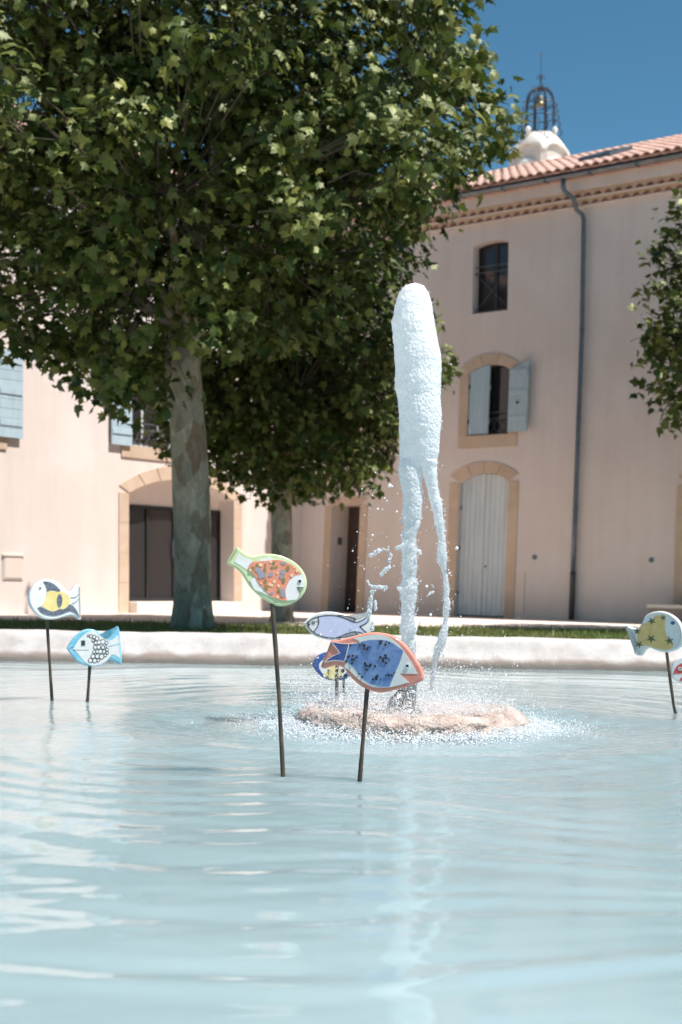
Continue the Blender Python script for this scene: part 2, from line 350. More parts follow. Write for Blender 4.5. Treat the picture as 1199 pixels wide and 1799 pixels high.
while x < PX1 + RW - .1:
    w = min(2.1, PX1 + RW - x); coping(x + .005, x + w - .005, PY0 - RW, PY0, k).build('coping_stone', M['rim_stone'], rim, True); x += w; k += 1

# water surface: ring waves running out from the jet plus chop near it
JY = 8.05; JX = at(722, 1250, JY).x
def water():
    ny, nx = 760, 440
    v = np.linspace(0, 1, ny); yy = PY0 + (PY1 - PY0 + .03) * (.55 * v + .45 * v ** 1.6)
    xx = np.linspace(PX0 - .02, PX1 + .02, nx)
    X, Y = np.meshgrid(xx, yy); dx, dy = X - JX, Y - JY; r = np.sqrt(dx * dx + dy * dy) + 1e-6; th = np.arctan2(dy, dx)
    rg = np.random.default_rng(5)
    def sines(n, l0, l1, amp, ang0=0, spread=np.pi):
        h = np.zeros_like(X)
        for _ in range(n):
            lam = l0 * (l1 / l0) ** rg.random(); a = ang0 + rg.uniform(-spread, spread); k = 2 * np.pi / lam
            h += amp * lam * np.sin(k * (X * np.cos(a) + Y * np.sin(a)) + rg.uniform(0, 6.28))
        return h
    warp = sines(6, 1.2, 3.5, .035)
    h = np.zeros_like(X)
    for lam, s in ((.30, .024), (.41, .018), (.23, .024), (.66, .008), (.17, .020), (.125, .012)):
        k = 2 * np.pi / lam
        h += s * lam / 6.28 * np.sin(k * (r + warp * (.6 + lam)) + rg.uniform(0, 6.28)) * (.75 + .5 * np.sin(th * 3 + lam * 30))
    h *= np.clip(r / 1.2, 0, 1) * 1.35
    h += sines(10, .5, 1.2, .0006, np.pi / 2, .5)
    h += sines(26, .10, .26, .00085, np.pi / 2, .45) * np.clip((9 - Y) / 5, 0, 1)                       # gentle swell towards the camera
    near = np.exp(-((r - .6) / 1.25) ** 2)
    h += sines(40, .07, .26, .0024) * near * 1.15
    h += sines(24, .16, .5, .0011) * np.exp(-(r / 3.6) ** 2)
    ring = np.exp(-((np.sqrt((dx / 1.25) ** 2 + (dy / 1.05) ** 2) - .98) / .16) ** 2); h += -.02 * ring
    ring2 = np.exp(-((np.sqrt((dx / 1.25) ** 2 + (dy / 1.05) ** 2) - 1.38) / .2) ** 2); h += .02 * ring2
    chop = .30 * np.exp(-(r / 1.7) ** 2) + .13 * np.exp(-(r / 3.2) ** 2) + .006
    idx = np.arange(ny * nx).reshape(ny, nx)
    F = np.stack([idx[:-1, :-1], idx[:-1, 1:], idx[1:, 1:], idx[1:, :-1]], -1).reshape(-1, 4)
    me = bpy.data.meshes.new('water'); me.from_pydata(np.stack([X, Y, h], -1).reshape(-1, 3).tolist(), [], F.tolist())
    a = me.attributes.new('chop', 'FLOAT', 'POINT'); a.data.foreach_set('value', chop.astype(np.float32).ravel())
    return me
tag(link('water', water(), M['water'], None, True), kind='structure')

# ------------------------------------------------------------------ buildings
COR = Vector((-.91, 33.03, 0)); SD = Vector((.788, -.616, 0)).normalized(); ND = Vector((-.616, -.788, 0)).normalized()
def bat(z): return .26 * max(0, (6 - z) / 6)
def PR(s, n, z): return COR + SD * s + ND * (n + bat(z)) + Vector((0, 0, z))
def PL(u, n, z): return COR + ND * u + SD * (n + .5 * bat(z)) + Vector((0, 0, z))
def RW_(px, py, n=0.):
    z = 3.
    for _ in range(4): p = on_plane(px, py, COR + ND * (n + bat(z)), ND); z = p.z
    return (p - COR).dot(SD), p.z
def LW_(px, py, n=0.):
    z = 3.
    for _ in range(4): p = on_plane(px, py, COR + SD * (n + .5 * bat(z)), SD); z = p.z
    return (p - COR).dot(ND), p.z
WH = 8.95
def archz(h, s):
    if not h.get('rise'): return h['z1']
    w = (h['s1'] - h['s0']) / 2; c = h['s0'] + w; rr = (w * w + h['rise'] ** 2) / (2 * h['rise'])
    return h['z1'] - rr + math.sqrt(max(0, rr * rr - (s - c) ** 2))
def facade(P, s0, s1, holes, parent, name='wall'):
    mb = MB(); S = sorted({s0, s1} | {h[k] for h in holes for k in ('s0', 's1')}); Z = sorted({0., 6., WH} | {h[k] for h in holes for k in ('z0', 'z1')})
    for i in range(len(S) - 1):
        for j in range(len(Z) - 1):
            cs, cz = (S[i] + S[i + 1]) / 2, (Z[j] + Z[j + 1]) / 2
            if any(h['s0'] < cs < h['s1'] and h['z0'] < cz < h['z1'] for h in holes): continue
            mb.add([P(S[i], 0, Z[j]), P(S[i + 1], 0, Z[j]), P(S[i + 1], 0, Z[j + 1]), P(S[i], 0, Z[j + 1])], [(0, 1, 2, 3)])
    for h in holes:
        d = h['d']; N = 14
        ss = [h['s0'] + (h['s1'] - h['s0']) * k / N for k in range(N + 1)]
        for k in range(N):
            za, zb = archz(h, ss[k]), archz(h, ss[k + 1])
            if h.get('rise'): mb.add([P(ss[k], 0, za), P(ss[k + 1], 0, zb), P(ss[k + 1], 0, h['z1']), P(ss[k], 0, h['z1'])], [(0, 1, 2, 3)])
            mb.add([P(ss[k], 0, za), P(ss[k], -d, za), P(ss[k + 1], -d, zb), P(ss[k + 1], 0, zb)], [(0, 1, 2, 3)])
        for s in (h['s0'], h['s1']):
            zt = archz(h, s); mb.add([P(s, 0, h['z0']), P(s, -d, h['z0']), P(s, -d, zt), P(s, 0, zt)], [(0, 1, 2, 3)])
        mb.add([P(h['s0'], 0, h['z0']), P(h['s1'], 0, h['z0']), P(h['s1'], -d, h['z0']), P(h['s0'], -d, h['z0'])], [(0, 1, 2, 3)])
    return mb
def surround(P, h, w, parent, rise_out, proud=.02, nv=5, m='stone', njamb=3, sill=None, label=None):
    spr = h['z1'] - h.get('rise', 0)
    for side in (0, 1):
        a, b = (h['s0'] - w, h['s0'] - .004) if side == 0 else (h['s1'] + .004, h['s1'] + w)
        zb = h['z0'] if sill is None else h['z0'] - .0
        for k in range(njamb):
            za = zb + (spr - zb) * k / njamb; zc = zb + (spr - zb) * (k + 1) / njamb
            MB().box(P, a, b, -.10, proud, za + .003, zc - .003).build('surround_stone', M[m], parent)
    c = (h['s0'] + h['s1']) / 2; hw = (h['s1'] - h['s0']) / 2
    outer = dict(s0=h['s0'] - w, s1=h['s1'] + w, z1=h['z1'] + w * 1.02, rise=rise_out)
    for k in range(nv):
        t0, t1 = k / nv, (k + 1) / nv; vs = []; NS = 4
        for j in range(NS + 1):
            t = t0 + (t1 - t0) * j / NS
            t = min(max(t, t0 + .004), t1 - .004)
            si = h['s0'] + 2 * hw * t; so = h['s0'] - w + 2 * (hw + w) * t
            for (s, z) in ((si, archz(h, si) + .003), (so, archz(outer, so))):
                for n in (-.1, proud): vs.append(P(s, n, z))
        fs = []
        for j in range(NS):
            a = j * 4; b = a + 4
            fs += [(a, b, b + 2, a + 2), (a + 1, a + 3, b + 3, b + 1), (a, a + 1, b + 1, b), (a + 2, b + 2, b + 3, a + 3)]
        fs += [(0, 2, 3, 1), (NS * 4, NS * 4 + 1, NS * 4 + 3, NS * 4 + 2)]
        MB().add(vs, fs).build('surround_stone', M[m], parent)
    if sill:
        MB().box(P, h['s0'] - w - sill[1], h['s1'] + w + sill[1], -.1, proud + .006, h['z0'] - sill[0], h['z0'] - .004).build('sill', M[m], parent)
def planks(P, s0, s1, z0, zt, n0, n1, cnt, parent, m, gap=.005):
    for k in range(cnt):
        a = s0 + (s1 - s0) * k / cnt + gap / 2; b = s0 + (s1 - s0) * (k + 1) / cnt - gap / 2
        za, zb = zt(a), zt(b)
        dn = random.uniform(0, .004)
        vs = [P(a, n0, z0), P(b, n0, z0), P(b, n1 + dn, z0), P(a, n1 + dn, z0), P(a, n0, za), P(b, n0, zb), P(b, n1 + dn, zb), P(a, n1 + dn, za)]
        MB().add(vs, [(0, 3, 2, 1), (4, 5, 6, 7), (0, 1, 5, 4), (1, 2, 6, 5), (2, 3, 7, 6), (3, 0, 4, 7)]).build('plank', m, parent)
def hplanks(P, s0, s1, z0, zt, n0, n1, cnt, parent, m, gap=.006):
    zmin = min(zt(s0), zt(s1))
    for k in range(cnt):
        za = z0 + (zmin - z0) * k / cnt + gap / 2; zb = z0 + (zmin - z0) * (k + 1) / cnt - gap / 2; dn = random.uniform(0, .004)
        ta, tb = (zt(s0), zt(s1)) if k == cnt - 1 else (zb, zb)
        vs = [P(s0, n0, za), P(s1, n0, za), P(s1, n1 + dn, za), P(s0, n1 + dn, za), P(s0, n0, ta), P(s1, n0, tb), P(s1, n1 + dn, tb), P(s0, n1 + dn, ta)]
        MB().add(vs, [(0, 3, 2, 1), (4, 5, 6, 7), (0, 1, 5, 4), (1, 2, 6, 5), (2, 3, 7, 6), (3, 0, 4, 7)]).build('plank', m, parent)
def railing(P, s0, s1, z0, z1, n, parent, cross=True):
    r = MB(); t = .011
    zz = z1 - .13
    for z in (z1, zz, z0 + .05): r.tube([P(s0, n, z), P(s1, n, z)], t, 6)
    if cross:
        r.tube([P(s0, n, z0 + .05), P(s1, n, zz)], t * .8, 6); r.tube([P(s1, n + .012, z0 + .05), P(s0, n + .012, zz)], t * .8, 6)
        c = P((s0 + s1) / 2, n + .01, (z0 + .05 + zz) / 2); r.tube([c + Vector((0, 0, -.03)), c + Vector((0, 0, .03))], .03, 8)
    else:
        k = 6
        for i in range(k):
            a = s0 + (s1 - s0) * i / k; b = s0 + (s1 - s0) * (i + 1) / k
            r.tube([P(a, n, z0 + .05), P(b, n, zz)], t * .7, 6); r.tube([P(b, n + .01, z0 + .05), P(a, n + .01, zz)], t * .7, 6)
    return r.build('railing', M['rail'], parent)

# ---- right wing (in shade)
RL = 15.5
rb = thing('farmhouse', PR(7, -4, 0) * 1.0, 'pink rendered house wing in shade with zinc drainpipe and tiled eaves', 'house')
du0 = RW_(580, 1000)[0]; du1 = RW_(629, 1000)[0]
H_dark = dict(s0=du0, s1=du1, z0=GZ, z1=2.5, d=.62)
a, zb = RW_(829.5, 552); b, _ = RW_(892, 546); zt = RW_(885, 421)[1]
H_up = dict(s0=a, s1=b, z0=zb, z1=zt + .02, rise=.07, d=.34)
a, zb = RW_(821, 766); b, _ = RW_(893, 763)
zt = RW_(858, 640)[1]; H_mid = dict(s0=a, s1=b, z0=zb, z1=zt, rise=.16, d=.30)
a = (RW_(806.5, 850)[0] + RW_(800, 1070)[0]) / 2; b = (RW_(893, 850)[0] + RW_(887.5, 1070)[0]) / 2
zt = RW_(850, 831)[1]; H_door = dict(s0=a, s1=b, z0=GZ, z1=zt, rise=.19, d=.16)
sr = RW_(1186, 960)[0] + .25; H_door2 = dict(s0=sr, s1=sr + 1.3, z0=GZ, z1=RW_(1199, 836)[1] + .02, rise=.19, d=.16)
holesR = [H_dark, H_up, H_mid, H_door, H_door2]
wallR = facade(PR, 0, RL, holesR, rb)
BD = 10.5
def shell(mb, P, s0, s1, dep):
    for (a, b_) in (((s0, 0), (s0, -dep)), ((s0, -dep), (s1, -dep)), ((s1, -dep), (s1, 0))):
        for (z0, z1) in ((0, 6), (6, WH)):
            mb.add([P(*a, z0), P(*b_, z0), P(*b_, z1), P(*a, z1)], [(0, 1, 2, 3)])
shell(wallR, PR, 0, RL, BD)
wallR.build('wall', M['plaster'], rb)
# dark passage
dp = MB().box(PR, du0 + .01, du1 - .01, -.66, -.60, GZ, 2.49).build('door', M['brown_dark'], rb)
hs, hz = RW_(601, 1005, -.6); MB().tube([PR(du1 - .14, -.58, 1.1), PR(du1 - .14, -.53, 1.1)], .025, 8).build('handle', M['frame'], dp)
surround(PR, H_dark, .2, rb, .05, njamb=4, nv=3)
# house number plaque in the reveal
MB().box(lambda a, b, c: PR(du0 + .002 + a, b, c), 0, .015, -.38, -.24, 1.62, 1.78).build('plaque', M['zinc'], rb)
# upper window
h = H_up; d0 = -.24
win = MB()
fw = .05
win.box(PR, h['s0'], h['s0'] + fw, d0 - .05, d0, h['z0'], h['z1'] - .01); win.box(PR, h['s1'] - fw, h['s1'], d0 - .05, d0, h['z0'], h['z1'] - .01)
cs = (h['s0'] + h['s1']) / 2; win.box(PR, cs - .045, cs + .045, d0 - .052, d0 + .003, h['z0'] + fw, h['z1'] - fw)
win.box(PR, h['s0'] + fw, h['s1'] - fw, d0 - .05, d0, h['z0'], h['z0'] + fw); win.box(PR, h['s0'] + fw, h['s1'] - fw, d0 - .05, d0, h['z1'] - fw, h['z1'])
wo = win.build('window', M['frame'], rb)
MB().box(PR, h['s0'] + fw, cs - .045, d0 - .035, d0 - .025, h['z0'] + fw, h['z1'] - fw).build('pane', M['glass'], wo)
MB().box(PR, cs + .045, h['s1'] - fw, d0 - .035, d0 - .025, h['z0'] + fw, h['z1'] - fw).build('pane', M['glass'], wo)
railing(PR, h['s0'] + .01, h['s1'] - .01, h['z0'], h['z0'] + 1.0, -.1, rb)
# middle window with shutters
h = H_mid; d0 = -.2
win = MB(); win.box(PR, h['s0'], h['s0'] + fw, d0 - .05, d0, h['z0'], h['z1'] - .14); win.box(PR, h['s1'] - fw, h['s1'], d0 - .05, d0, h['z0'], h['z1'] - .14)
cs = (h['s0'] + h['s1']) / 2; win.box(PR, cs - .04, cs + .04, d0 - .052, d0 + .003, h['z0'], h['z1'] - .02)
wo = win.build('window', M['frame'], rb)
MB().box(PR, h['s0'] + fw, cs - .04, d0 - .035, d0 - .025, h['z0'], h['z1'] - .02).build('pane', M['glass'], wo)
MB().box(PR, cs + .04, h['s1'] - fw, d0 - .035, d0 - .025, h['z0'], h['z1'] - .02).build('pane', M['glass'], wo)
railing(PR, h['s0'] + .01, h['s1'] - .01, h['z0'], h['z0'] + .48, -.12, rb, False)
surround(PR, h, .22, rb, .26, njamb=3, nv=3, sill=(.27, 0))
cw = (h['s1'] - h['s0']) / 2
so = MB().box(PR, h['s0'] + .02, h['s0'] + cw - .005, -.046, -.040, h['z0'] + .03, h['z1'] - .19).build('shutter', M['shutter'], rb)
for z in (h['z0'] + .22, h['z0'] + .95): MB().box(PR, h['s0'] + .02, h['s0'] + cw, -.066, -.046, z, z + .1).build('brace', M['shutter'], so)
planks(PR, h['s0'] + .015, h['s0'] + cw, h['z0'] + .02, lambda s: archz(H_mid, s) - .015, -.04, -.01, 5, so, M['shutter'])
for z in (h['z0'] + .25, h['z0'] + 1.0): MB().tube([PR(h['s0'] + .012, .005, z), PR(h['s0'] + .012, .005, z + .09)], .016, 6).build('hinge', M['frame'], so)
# right shutter, swung open to rest at an angle off the wall
ang = R(8)
def PO(a, n, z):                              # a from the hinge outwards, n off the shutter face
    s = h['s1'] + .02 + a * math.cos(ang) - n * math.sin(ang); nn = .035 + a * math.sin(ang) + n * math.cos(ang)
    return PR(s, nn, z)
so2 = MB().box(PO, .005, cw - .005, .0282, .034, h['z0'] + .03, h['z1'] - .19).build('shutter', M['shutter'], rb)
for z in (.25, .78, 1.22): MB().box(PO, .02, cw - .02, .034, .049, h['z0'] + z, h['z0'] + z + .1).build('brace', M['shutter'], so2)
hplanks(PO, 0, cw, h['z0'] + .02, lambda a_: archz(H_mid, h['s1'] - a_) - .015, 0, .026, 8, so2, M['shutter'])
MB().tube([PO(cw * .5, .05, h['z0'] + .62), PO(cw * .5, .07, h['z0'] + .62)], .03, 8).build('latch', M['cast'], so2)
# plank doors
for hd in (H_door, H_door2):
    c = (hd['s0'] + hd['s1']) / 2
    do = MB().box(PR, hd['s0'] + .008, hd['s1'] - .008, -.17, -.132, hd['z0'] + .02, hd['z1'] - .2).build('door', M['zinc'], rb)
    planks(PR, hd['s0'] + .01, c - .006, hd['z0'] + .03, lambda s: archz(hd, s) - .012, -.13, -.09, 5, do, M['door'], .006)
    planks(PR, c + .006, hd['s1'] - .01, hd['z0'] + .03, lambda s: archz(hd, s) - .012, -.13, -.09, 5, do, M['door'], .006)
    MB().tube([PR(c + .07, -.09, 1.15), PR(c + .07, -.05, 1.15)], .02, 8).build('handle', M['cast'], do)
    for z in (.55, 1.5, 2.35):
        for s in (hd['s0'] + .015, hd['s1'] - .015): MB().tube([PR(s, -.08, z), PR(s, -.08, z + .08)], .014, 6).build('hinge', M['frame'], do)
    surround(PR, hd, .235, rb, .28, njamb=5, nv=4)
# cabinet flush in the wall beside the door, wall anchors
s0, _ = RW_(908, 1050); s1, _ = RW_(922, 1050)
cb = MB().box(PR, s0, s1, -.05, .012, GZ + .12, 1.05).build('meter_cabinet', M['meter'], rb)
MB().box(PR, s0 + .01, s1 - .01, .012, .018, GZ + .15, .52).build('cabinet_door', M['meter'], cb)
MB().box(PR, s0 + .01, s1 - .01, .012, .018, .54, 1.03).build('cabinet_door', M['meter'], cb)
for (px, py) in ((940, 979), (1145, 984)):
    s, z = RW_(px, py); MB().tube([PR(s, -.02, z), PR(s, .025, z)], .05, 10).build('wall_anchor', M['zinc'], rb)
# cornice: two rows of canal tile ends under a plaster band
ZG0, ZG1, ZB1 = 8.40, 8.66, 8.92
def half_tile(L, r0, r1, th=.014, seg=7):
    vs = []; fs = []
    for (y, r) in ((0, r0), (L, r1)):
        for rr in (r, r - th):
            for k in range(seg + 1):
                a = math.pi * k / seg; vs.append((-rr * math.cos(a), y, rr * math.sin(a) * .92))
    n = seg + 1
    for k in range(seg):
        fs += [(k, k + 1, 2 * n + k + 1, 2 * n + k), (n + k, 3 * n + k, 3 * n + k + 1, n + k + 1), (k, n + k, n + k + 1, k + 1), (2 * n + k, 2 * n + k + 1, 3 * n + k + 1, 3 * n + k)]
    fs += [(0, 2 * n, 3 * n, n), (seg, n + seg, 3 * n + seg, 2 * n + seg)]
    return vs, fs
cor_ = MB(); cor_.box(PR, 0, RL, 0, .30, ZG1 + .004, ZB1); cor_.box(PR, 0, RL, 0, .115, ZG0 - .02, ZG0 - .002); cor_.box(PR, 0, RL, 0, .215, ZG0 + .118, ZG0 + .132)
cor_.box(PR, 0, RL, -.1, .02, ZG0, ZG1)
cornice = cor_.build('cornice', M['plaster'], rb)
GS, GR = .225, .086
mo_ = MB()
for row, nf in ((0, .10), (1, .20)):
    s = .3 + (GS / 2 if row else 0); zb = ZG0 + row * .132
    while s < RL - .2:
        K = 8; tp_ = zb + (.118 if row == 0 else .128)
        xs_ = [s - GS / 2] + [s - GR * math.cos(math.pi * k / K) for k in range(K + 1)] + [s + GS / 2]; zs_ = [zb] + [zb + .98 * GR * math.sin(math.pi * k / K) for k in range(K + 1)] + [zb]
        for k in range(len(xs_) - 1): mo_.add([PR(xs_[k], nf, zs_[k]), PR(xs_[k + 1], nf, zs_[k + 1]), PR(xs_[k + 1], nf, tp_), PR(xs_[k], nf, tp_)], [(0, 1, 2, 3)])
        s += GS
mo_.build('mortar', M['stone'], cornice)
def mesh_of(name, vf, m):
    me = bpy.data.meshes.new(name); me.from_pydata([tuple(v) for v in vf[0]], [], vf[1]); me.materials.append(m)
    me.polygons.foreach_set('use_smooth', [True] * len(me.polygons)); return me
gt = mesh_of('cornice_tile', half_tile(.30, .088, .088, .018), M['tile_red'])
rbo = origin(rb)
def frame_mat(P, s, n, z, up=Vector((0, 0, 1))):      # local x = along wall, y = out of the wall, z = up
    p = P(s, n, z) - rbo
    return Matrix(((SD.x, ND.x, 0, p.x), (SD.y, ND.y, 0, p.y), (0, 0, 1, p.z), (0, 0, 0, 1)))
s = .3; k = 0
while s < RL - .2:
    for row in (0, 1):
        o = link('cornice_tile', gt, None, cornice); jt = random.uniform(-.01, .01)
        o.matrix_local = frame_mat(PR, s + (GS / 2 if row else 0), (-.19 if row == 0 else -.09) + jt, ZG0 + .002 + row * .132)
    s += GS
# gutter and drainpipe
gn, gz = .50, 8.93
gr = MB(); ring0 = []; NG = 8
for s in (0, RL):
    ring0.append([PR(s, gn + .07 * math.cos(math.pi + math.pi * k / NG), gz + .07 * math.sin(math.pi + math.pi * k / NG)) for k in range(NG + 1)])
    ring0.append([PR(s, gn + .063 * math.cos(math.pi + math.pi * k / NG), gz + .063 * math.sin(math.pi + math.pi * k / NG)) for k in range(NG + 1)])
vs = [p for r_ in ring0 for p in r_]; n = NG + 1; fs = []
for k in range(NG): fs += [(k, k + 1, 2 * n + k + 1, 2 * n + k), (n + k, 3 * n + k, 3 * n + k + 1, n + k + 1)]
fs += [(0, 2 * n, 3 * n, n), (NG, n + NG, 3 * n + NG, 2 * n + NG)]
gu = gr.add(vs, fs).build('gutter', M['gutter'], rb, True)
s = 3.6
while s < RL - .3:
    MB().box(PR, s, s + .025, gn - .085, gn + .078, gz - .078, gz + .006).build('gutter_bracket', M['zinc'], gu); s += 1.0
sp = RW_(1029, 420)[0]; st = RW_(990, 322, .5)[0]
pp = [(st, gn, gz - .06), (st, gn, gz - .22), (st + .02, gn - .03, gz - .30), (st + .16, gn - .16, gz - .46), (sp - .12, .18, gz - .62), (sp - .02, .1, gz - .72), (sp, .085, gz - .82), (sp, .085, gz - 1.0)]
pp += [(sp, .085, z) for z in (7.6, 7, 6.4, 6, 5, 4, 3, 2, 1.02)]
pipe = MB().tube([PR(*p) for p in pp], .047, 12).build('drainpipe', M['zinc'], rb, True)
MB().tube([PR(sp, .085, 1.05), PR(sp, .085, .95), PR(sp, .085, GZ + .01)], [.06, .056, .056], 12).build('pipe_shoe', M['cast'], pipe, True)
for z in (7.7, 5.9, 4.1, 2.3):
    MB().tube([PR(sp, .085, z - .02), PR(sp, .085, z + .02)], .056, 12).build('pipe_collar', M['zinc'], pipe)
    MB().box(PR, sp - .012, sp + .012, -.02, .04, z - .012, z + .012).build('pipe_bracket', M['zinc'], pipe)
# roof
EN, EZ, PITCH, RUN = .53, 9.0, .38, 5.4
def RP(s, t, hgt=0.):                         # t = distance up the slope measured in plan
    return PR(s, EN - t, EZ + PITCH * t + hgt)
rf = MB()
rf.add([RP(0, .0, -.02), RP(RL, .0, -.02), RP(RL, RUN, -.02), RP(0, RUN, -.02), PR(0, EN - 2 * RUN, EZ - .02), PR(RL, EN - 2 * RUN, EZ - .02)], [(0, 1, 2, 3), (3, 2, 5, 4)])
rf.add([RP(0, .03, -.07), RP(RL, .03, -.07), RP(RL, RUN, -.07), RP(0, RUN, -.07)], [(0, 1, 2, 3)])
rf.box(PR, 0, RL, .30, .40, ZB1 - .05, ZB1)
for s in (0, RL): rf.add([PR(s, 0, WH - .1), PR(s, EN - 2 * RUN, EZ - .03), RP(s, RUN, -.03)], [(0, 1, 2)])
roof = rf.build('roof', M['tile'], rb)
tm = mesh_of('roof_tile', half_tile(.44, .094, .078, .014, 6), M['tile'])
sl = math.atan(PITCH); up = (-ND * math.cos(sl) + Vector((0, 0, math.sin(sl)))).normalized(); nr = SD.cross(up).normalized()
if nr.z < 0: nr = -nr
def tile_mat(s, t, j):
    p = RP(s, t, .012) - rbo; x = (SD + up * j * .03).normalized()
    return Matrix(((x.x, up.x, nr.x, p.x), (x.y, up.y, nr.y, p.y), (x.z, up.z, nr.z, p.z), (0, 0, 0, 1)))
cands = []
s = .1
while s < RL:
    t = -.05
    while t < RUN - .3:
        cands.append((s + random.uniform(-.008, .008), t + random.uniform(-.015, .015), random.uniform(-1, 1))); t += .34
    s += .213
def vis(c):
    px, py = proj(RP(c[0], c[1]))
    return (0 if 735 < px < 1215 else 1000) + c[1] * 10 + abs(px - 1000) * .01
cands.sort(key=vis)
for c in cands[:300]:
    o = link('roof_tile', tm, None, roof); o.matrix_local = tile_mat(*c)
rest = MB(); tv, tf = half_tile(.44, .094, .078, .014, 5)
for c in cands[300:]:
    m_ = tile_mat(*c); rest.add([m_ @ Vector(v) + rbo for v in tv], tf)
tag(rest.build('roof_tiles', M['tile'], roof, True), kind='stuff')
# skylight
s0 = None
def roof_hit(px, py):
    C = RP(0, 0, .1); p = on_plane(px, py, C, nr); return (p - COR).dot(SD), EN - (p - COR).dot(ND)
sa, ta = roof_hit(960, 300); sb, tb = roof_hit(1030, 284)
sc_, tc_ = (sa + sb) / 2, 1.7
sky_ = MB()
w, l = .36, .5
def RQ(a, b, c): return RP(a, b, c)
for (x0, x1, y0, y1) in ((sc_ - w, sc_ - w + .07, tc_ - l, tc_ + l), (sc_ + w - .07, sc_ + w, tc_ - l, tc_ + l), (sc_ - w + .07, sc_ + w - .07, tc_ - l, tc_ - l + .07), (sc_ - w + .07, sc_ + w - .07, tc_ + l - .07, tc_ + l)):
    sky_.box(RQ, x0, x1, y0, y1, 0, .17)
so = sky_.build('skylight', M['zinc'], rb)
MB().box(RQ, sc_ - w + .07, sc_ + w - .07, tc_ - l + .07, tc_ + l - .07, .10, .145).build('pane', mat('skylight_glass', (.10, .13, .16), .08), so)
# stone bench / low plinth at the foot of the wall
b0 = RW_(1150, 1075, .5)[0]
bn = thing('stone_bench', PR(b0 + .6, .55, GZ), 'low grey stone bench with pale slab top against pink wall', 'bench')
zt = RW_(1160, 1062, .7)[1]
MB().box(PR, b0 + .03, b0 + 1.75, .26, .78, GZ, zt - .07).build('base', mat('bench_render', (.30, .235, .20), .9, (.36, .29, .25), 5), bn)
MB().box(PR, b0, b0 + 1.8, .255, .82, zt - .065, zt).build('seat', M['pale_stone'], bn)

# ---- left wing (sunlit)
LL = 11.5
lb = thing('farmhouse', PL(5, -4, 0), 'sunlit cream rendered house wing with pale blue shutters and arched glass doorway', 'house')
OA, OB = LW_(410, 1000)[0], LW_(226, 1000)[0]          # arch opening along u
zap = LW_(318, 843)[1]
H_arch = dict(s0=OA, s1=OB, z0=GZ, z1=zap, rise=.36, d=.42)
wz0 = LW_(240, 784)[1]; wu1 = LW_(229, 740)[0]; wu0 = wu1 - .98
H_w2 = dict(s0=wu0, s1=wu1, z0=wz0, z1=wz0 + 1.65, d=.22)
e1 = LW_(35, 700)[0]; sb_, st_ = LW_(20, 768)[1], LW_(20, 619)[1]
H_w1 = dict(s0=e1 + .56, s1=e1 + 1.54, z0=sb_, z1=st_, d=.22)
wl = facade(PL, 0, LL, [H_arch, H_w2, H_w1], lb)
shell(wl, PL, 0, LL, 9.)
wl.build('wall', M['plaster'], lb)
surround(PL, H_arch, .27, lb, .50, njamb=4, nv=7)
# infill with glass doors
u0 = OA; gd = -.40; topz = LW_(226, 886, gd)[1]; botz = LW_(226, 1055, gd)[1]
ti = MB(); N = 14
for k in range(N):
    a = OA + (OB - OA) * k / N; b = OA + (OB - OA) * (k + 1) / N
    ti.add([PL(a, gd, topz), PL(b, gd, topz), PL(b, gd, archz(H_arch, b)), PL(a, gd, archz(H_arch, a))], [(0, 1, 2, 3)])
ti.build('tympanum', M['plaster'], lb)
MB().box(PL, OA + .01, OB - .01, gd - .06, .25, GZ, botz - .02).build('step', M['pale_stone'], lb)
gf = MB(); f = .06
cuts = [OA + .01]
for px in (258, 305, 352): cuts.append(LW_(px, 1000, gd)[0])
cuts = sorted(cuts + [OB - .01])
for c in cuts: gf.box(PL, c - f / 2, c + f / 2, gd - .04, gd + .03, botz - .02, topz)
gf.box(PL, OA + .04, OB - .04, gd - .035, gd + .025, topz - .07, topz - .003); gf.box(PL, OA + .04, OB - .04, gd - .035, gd + .025, botz - .02, botz + .06)
go = gf.build('glass_door', M['frame'], lb)
for i in range(len(cuts) - 1):
    MB().box(PL, cuts[i] + f / 2, cuts[i + 1] - f / 2, gd - .02, gd - .01, botz + .06, topz - .07).build('pane', M['glass'], go)
MB().tube([PL(cuts[2] + .06, gd + .05, botz + .9), PL(cuts[2] + .06, gd + .05, botz + 1.3)], .014, 8).build('handle', M['zinc'], go)
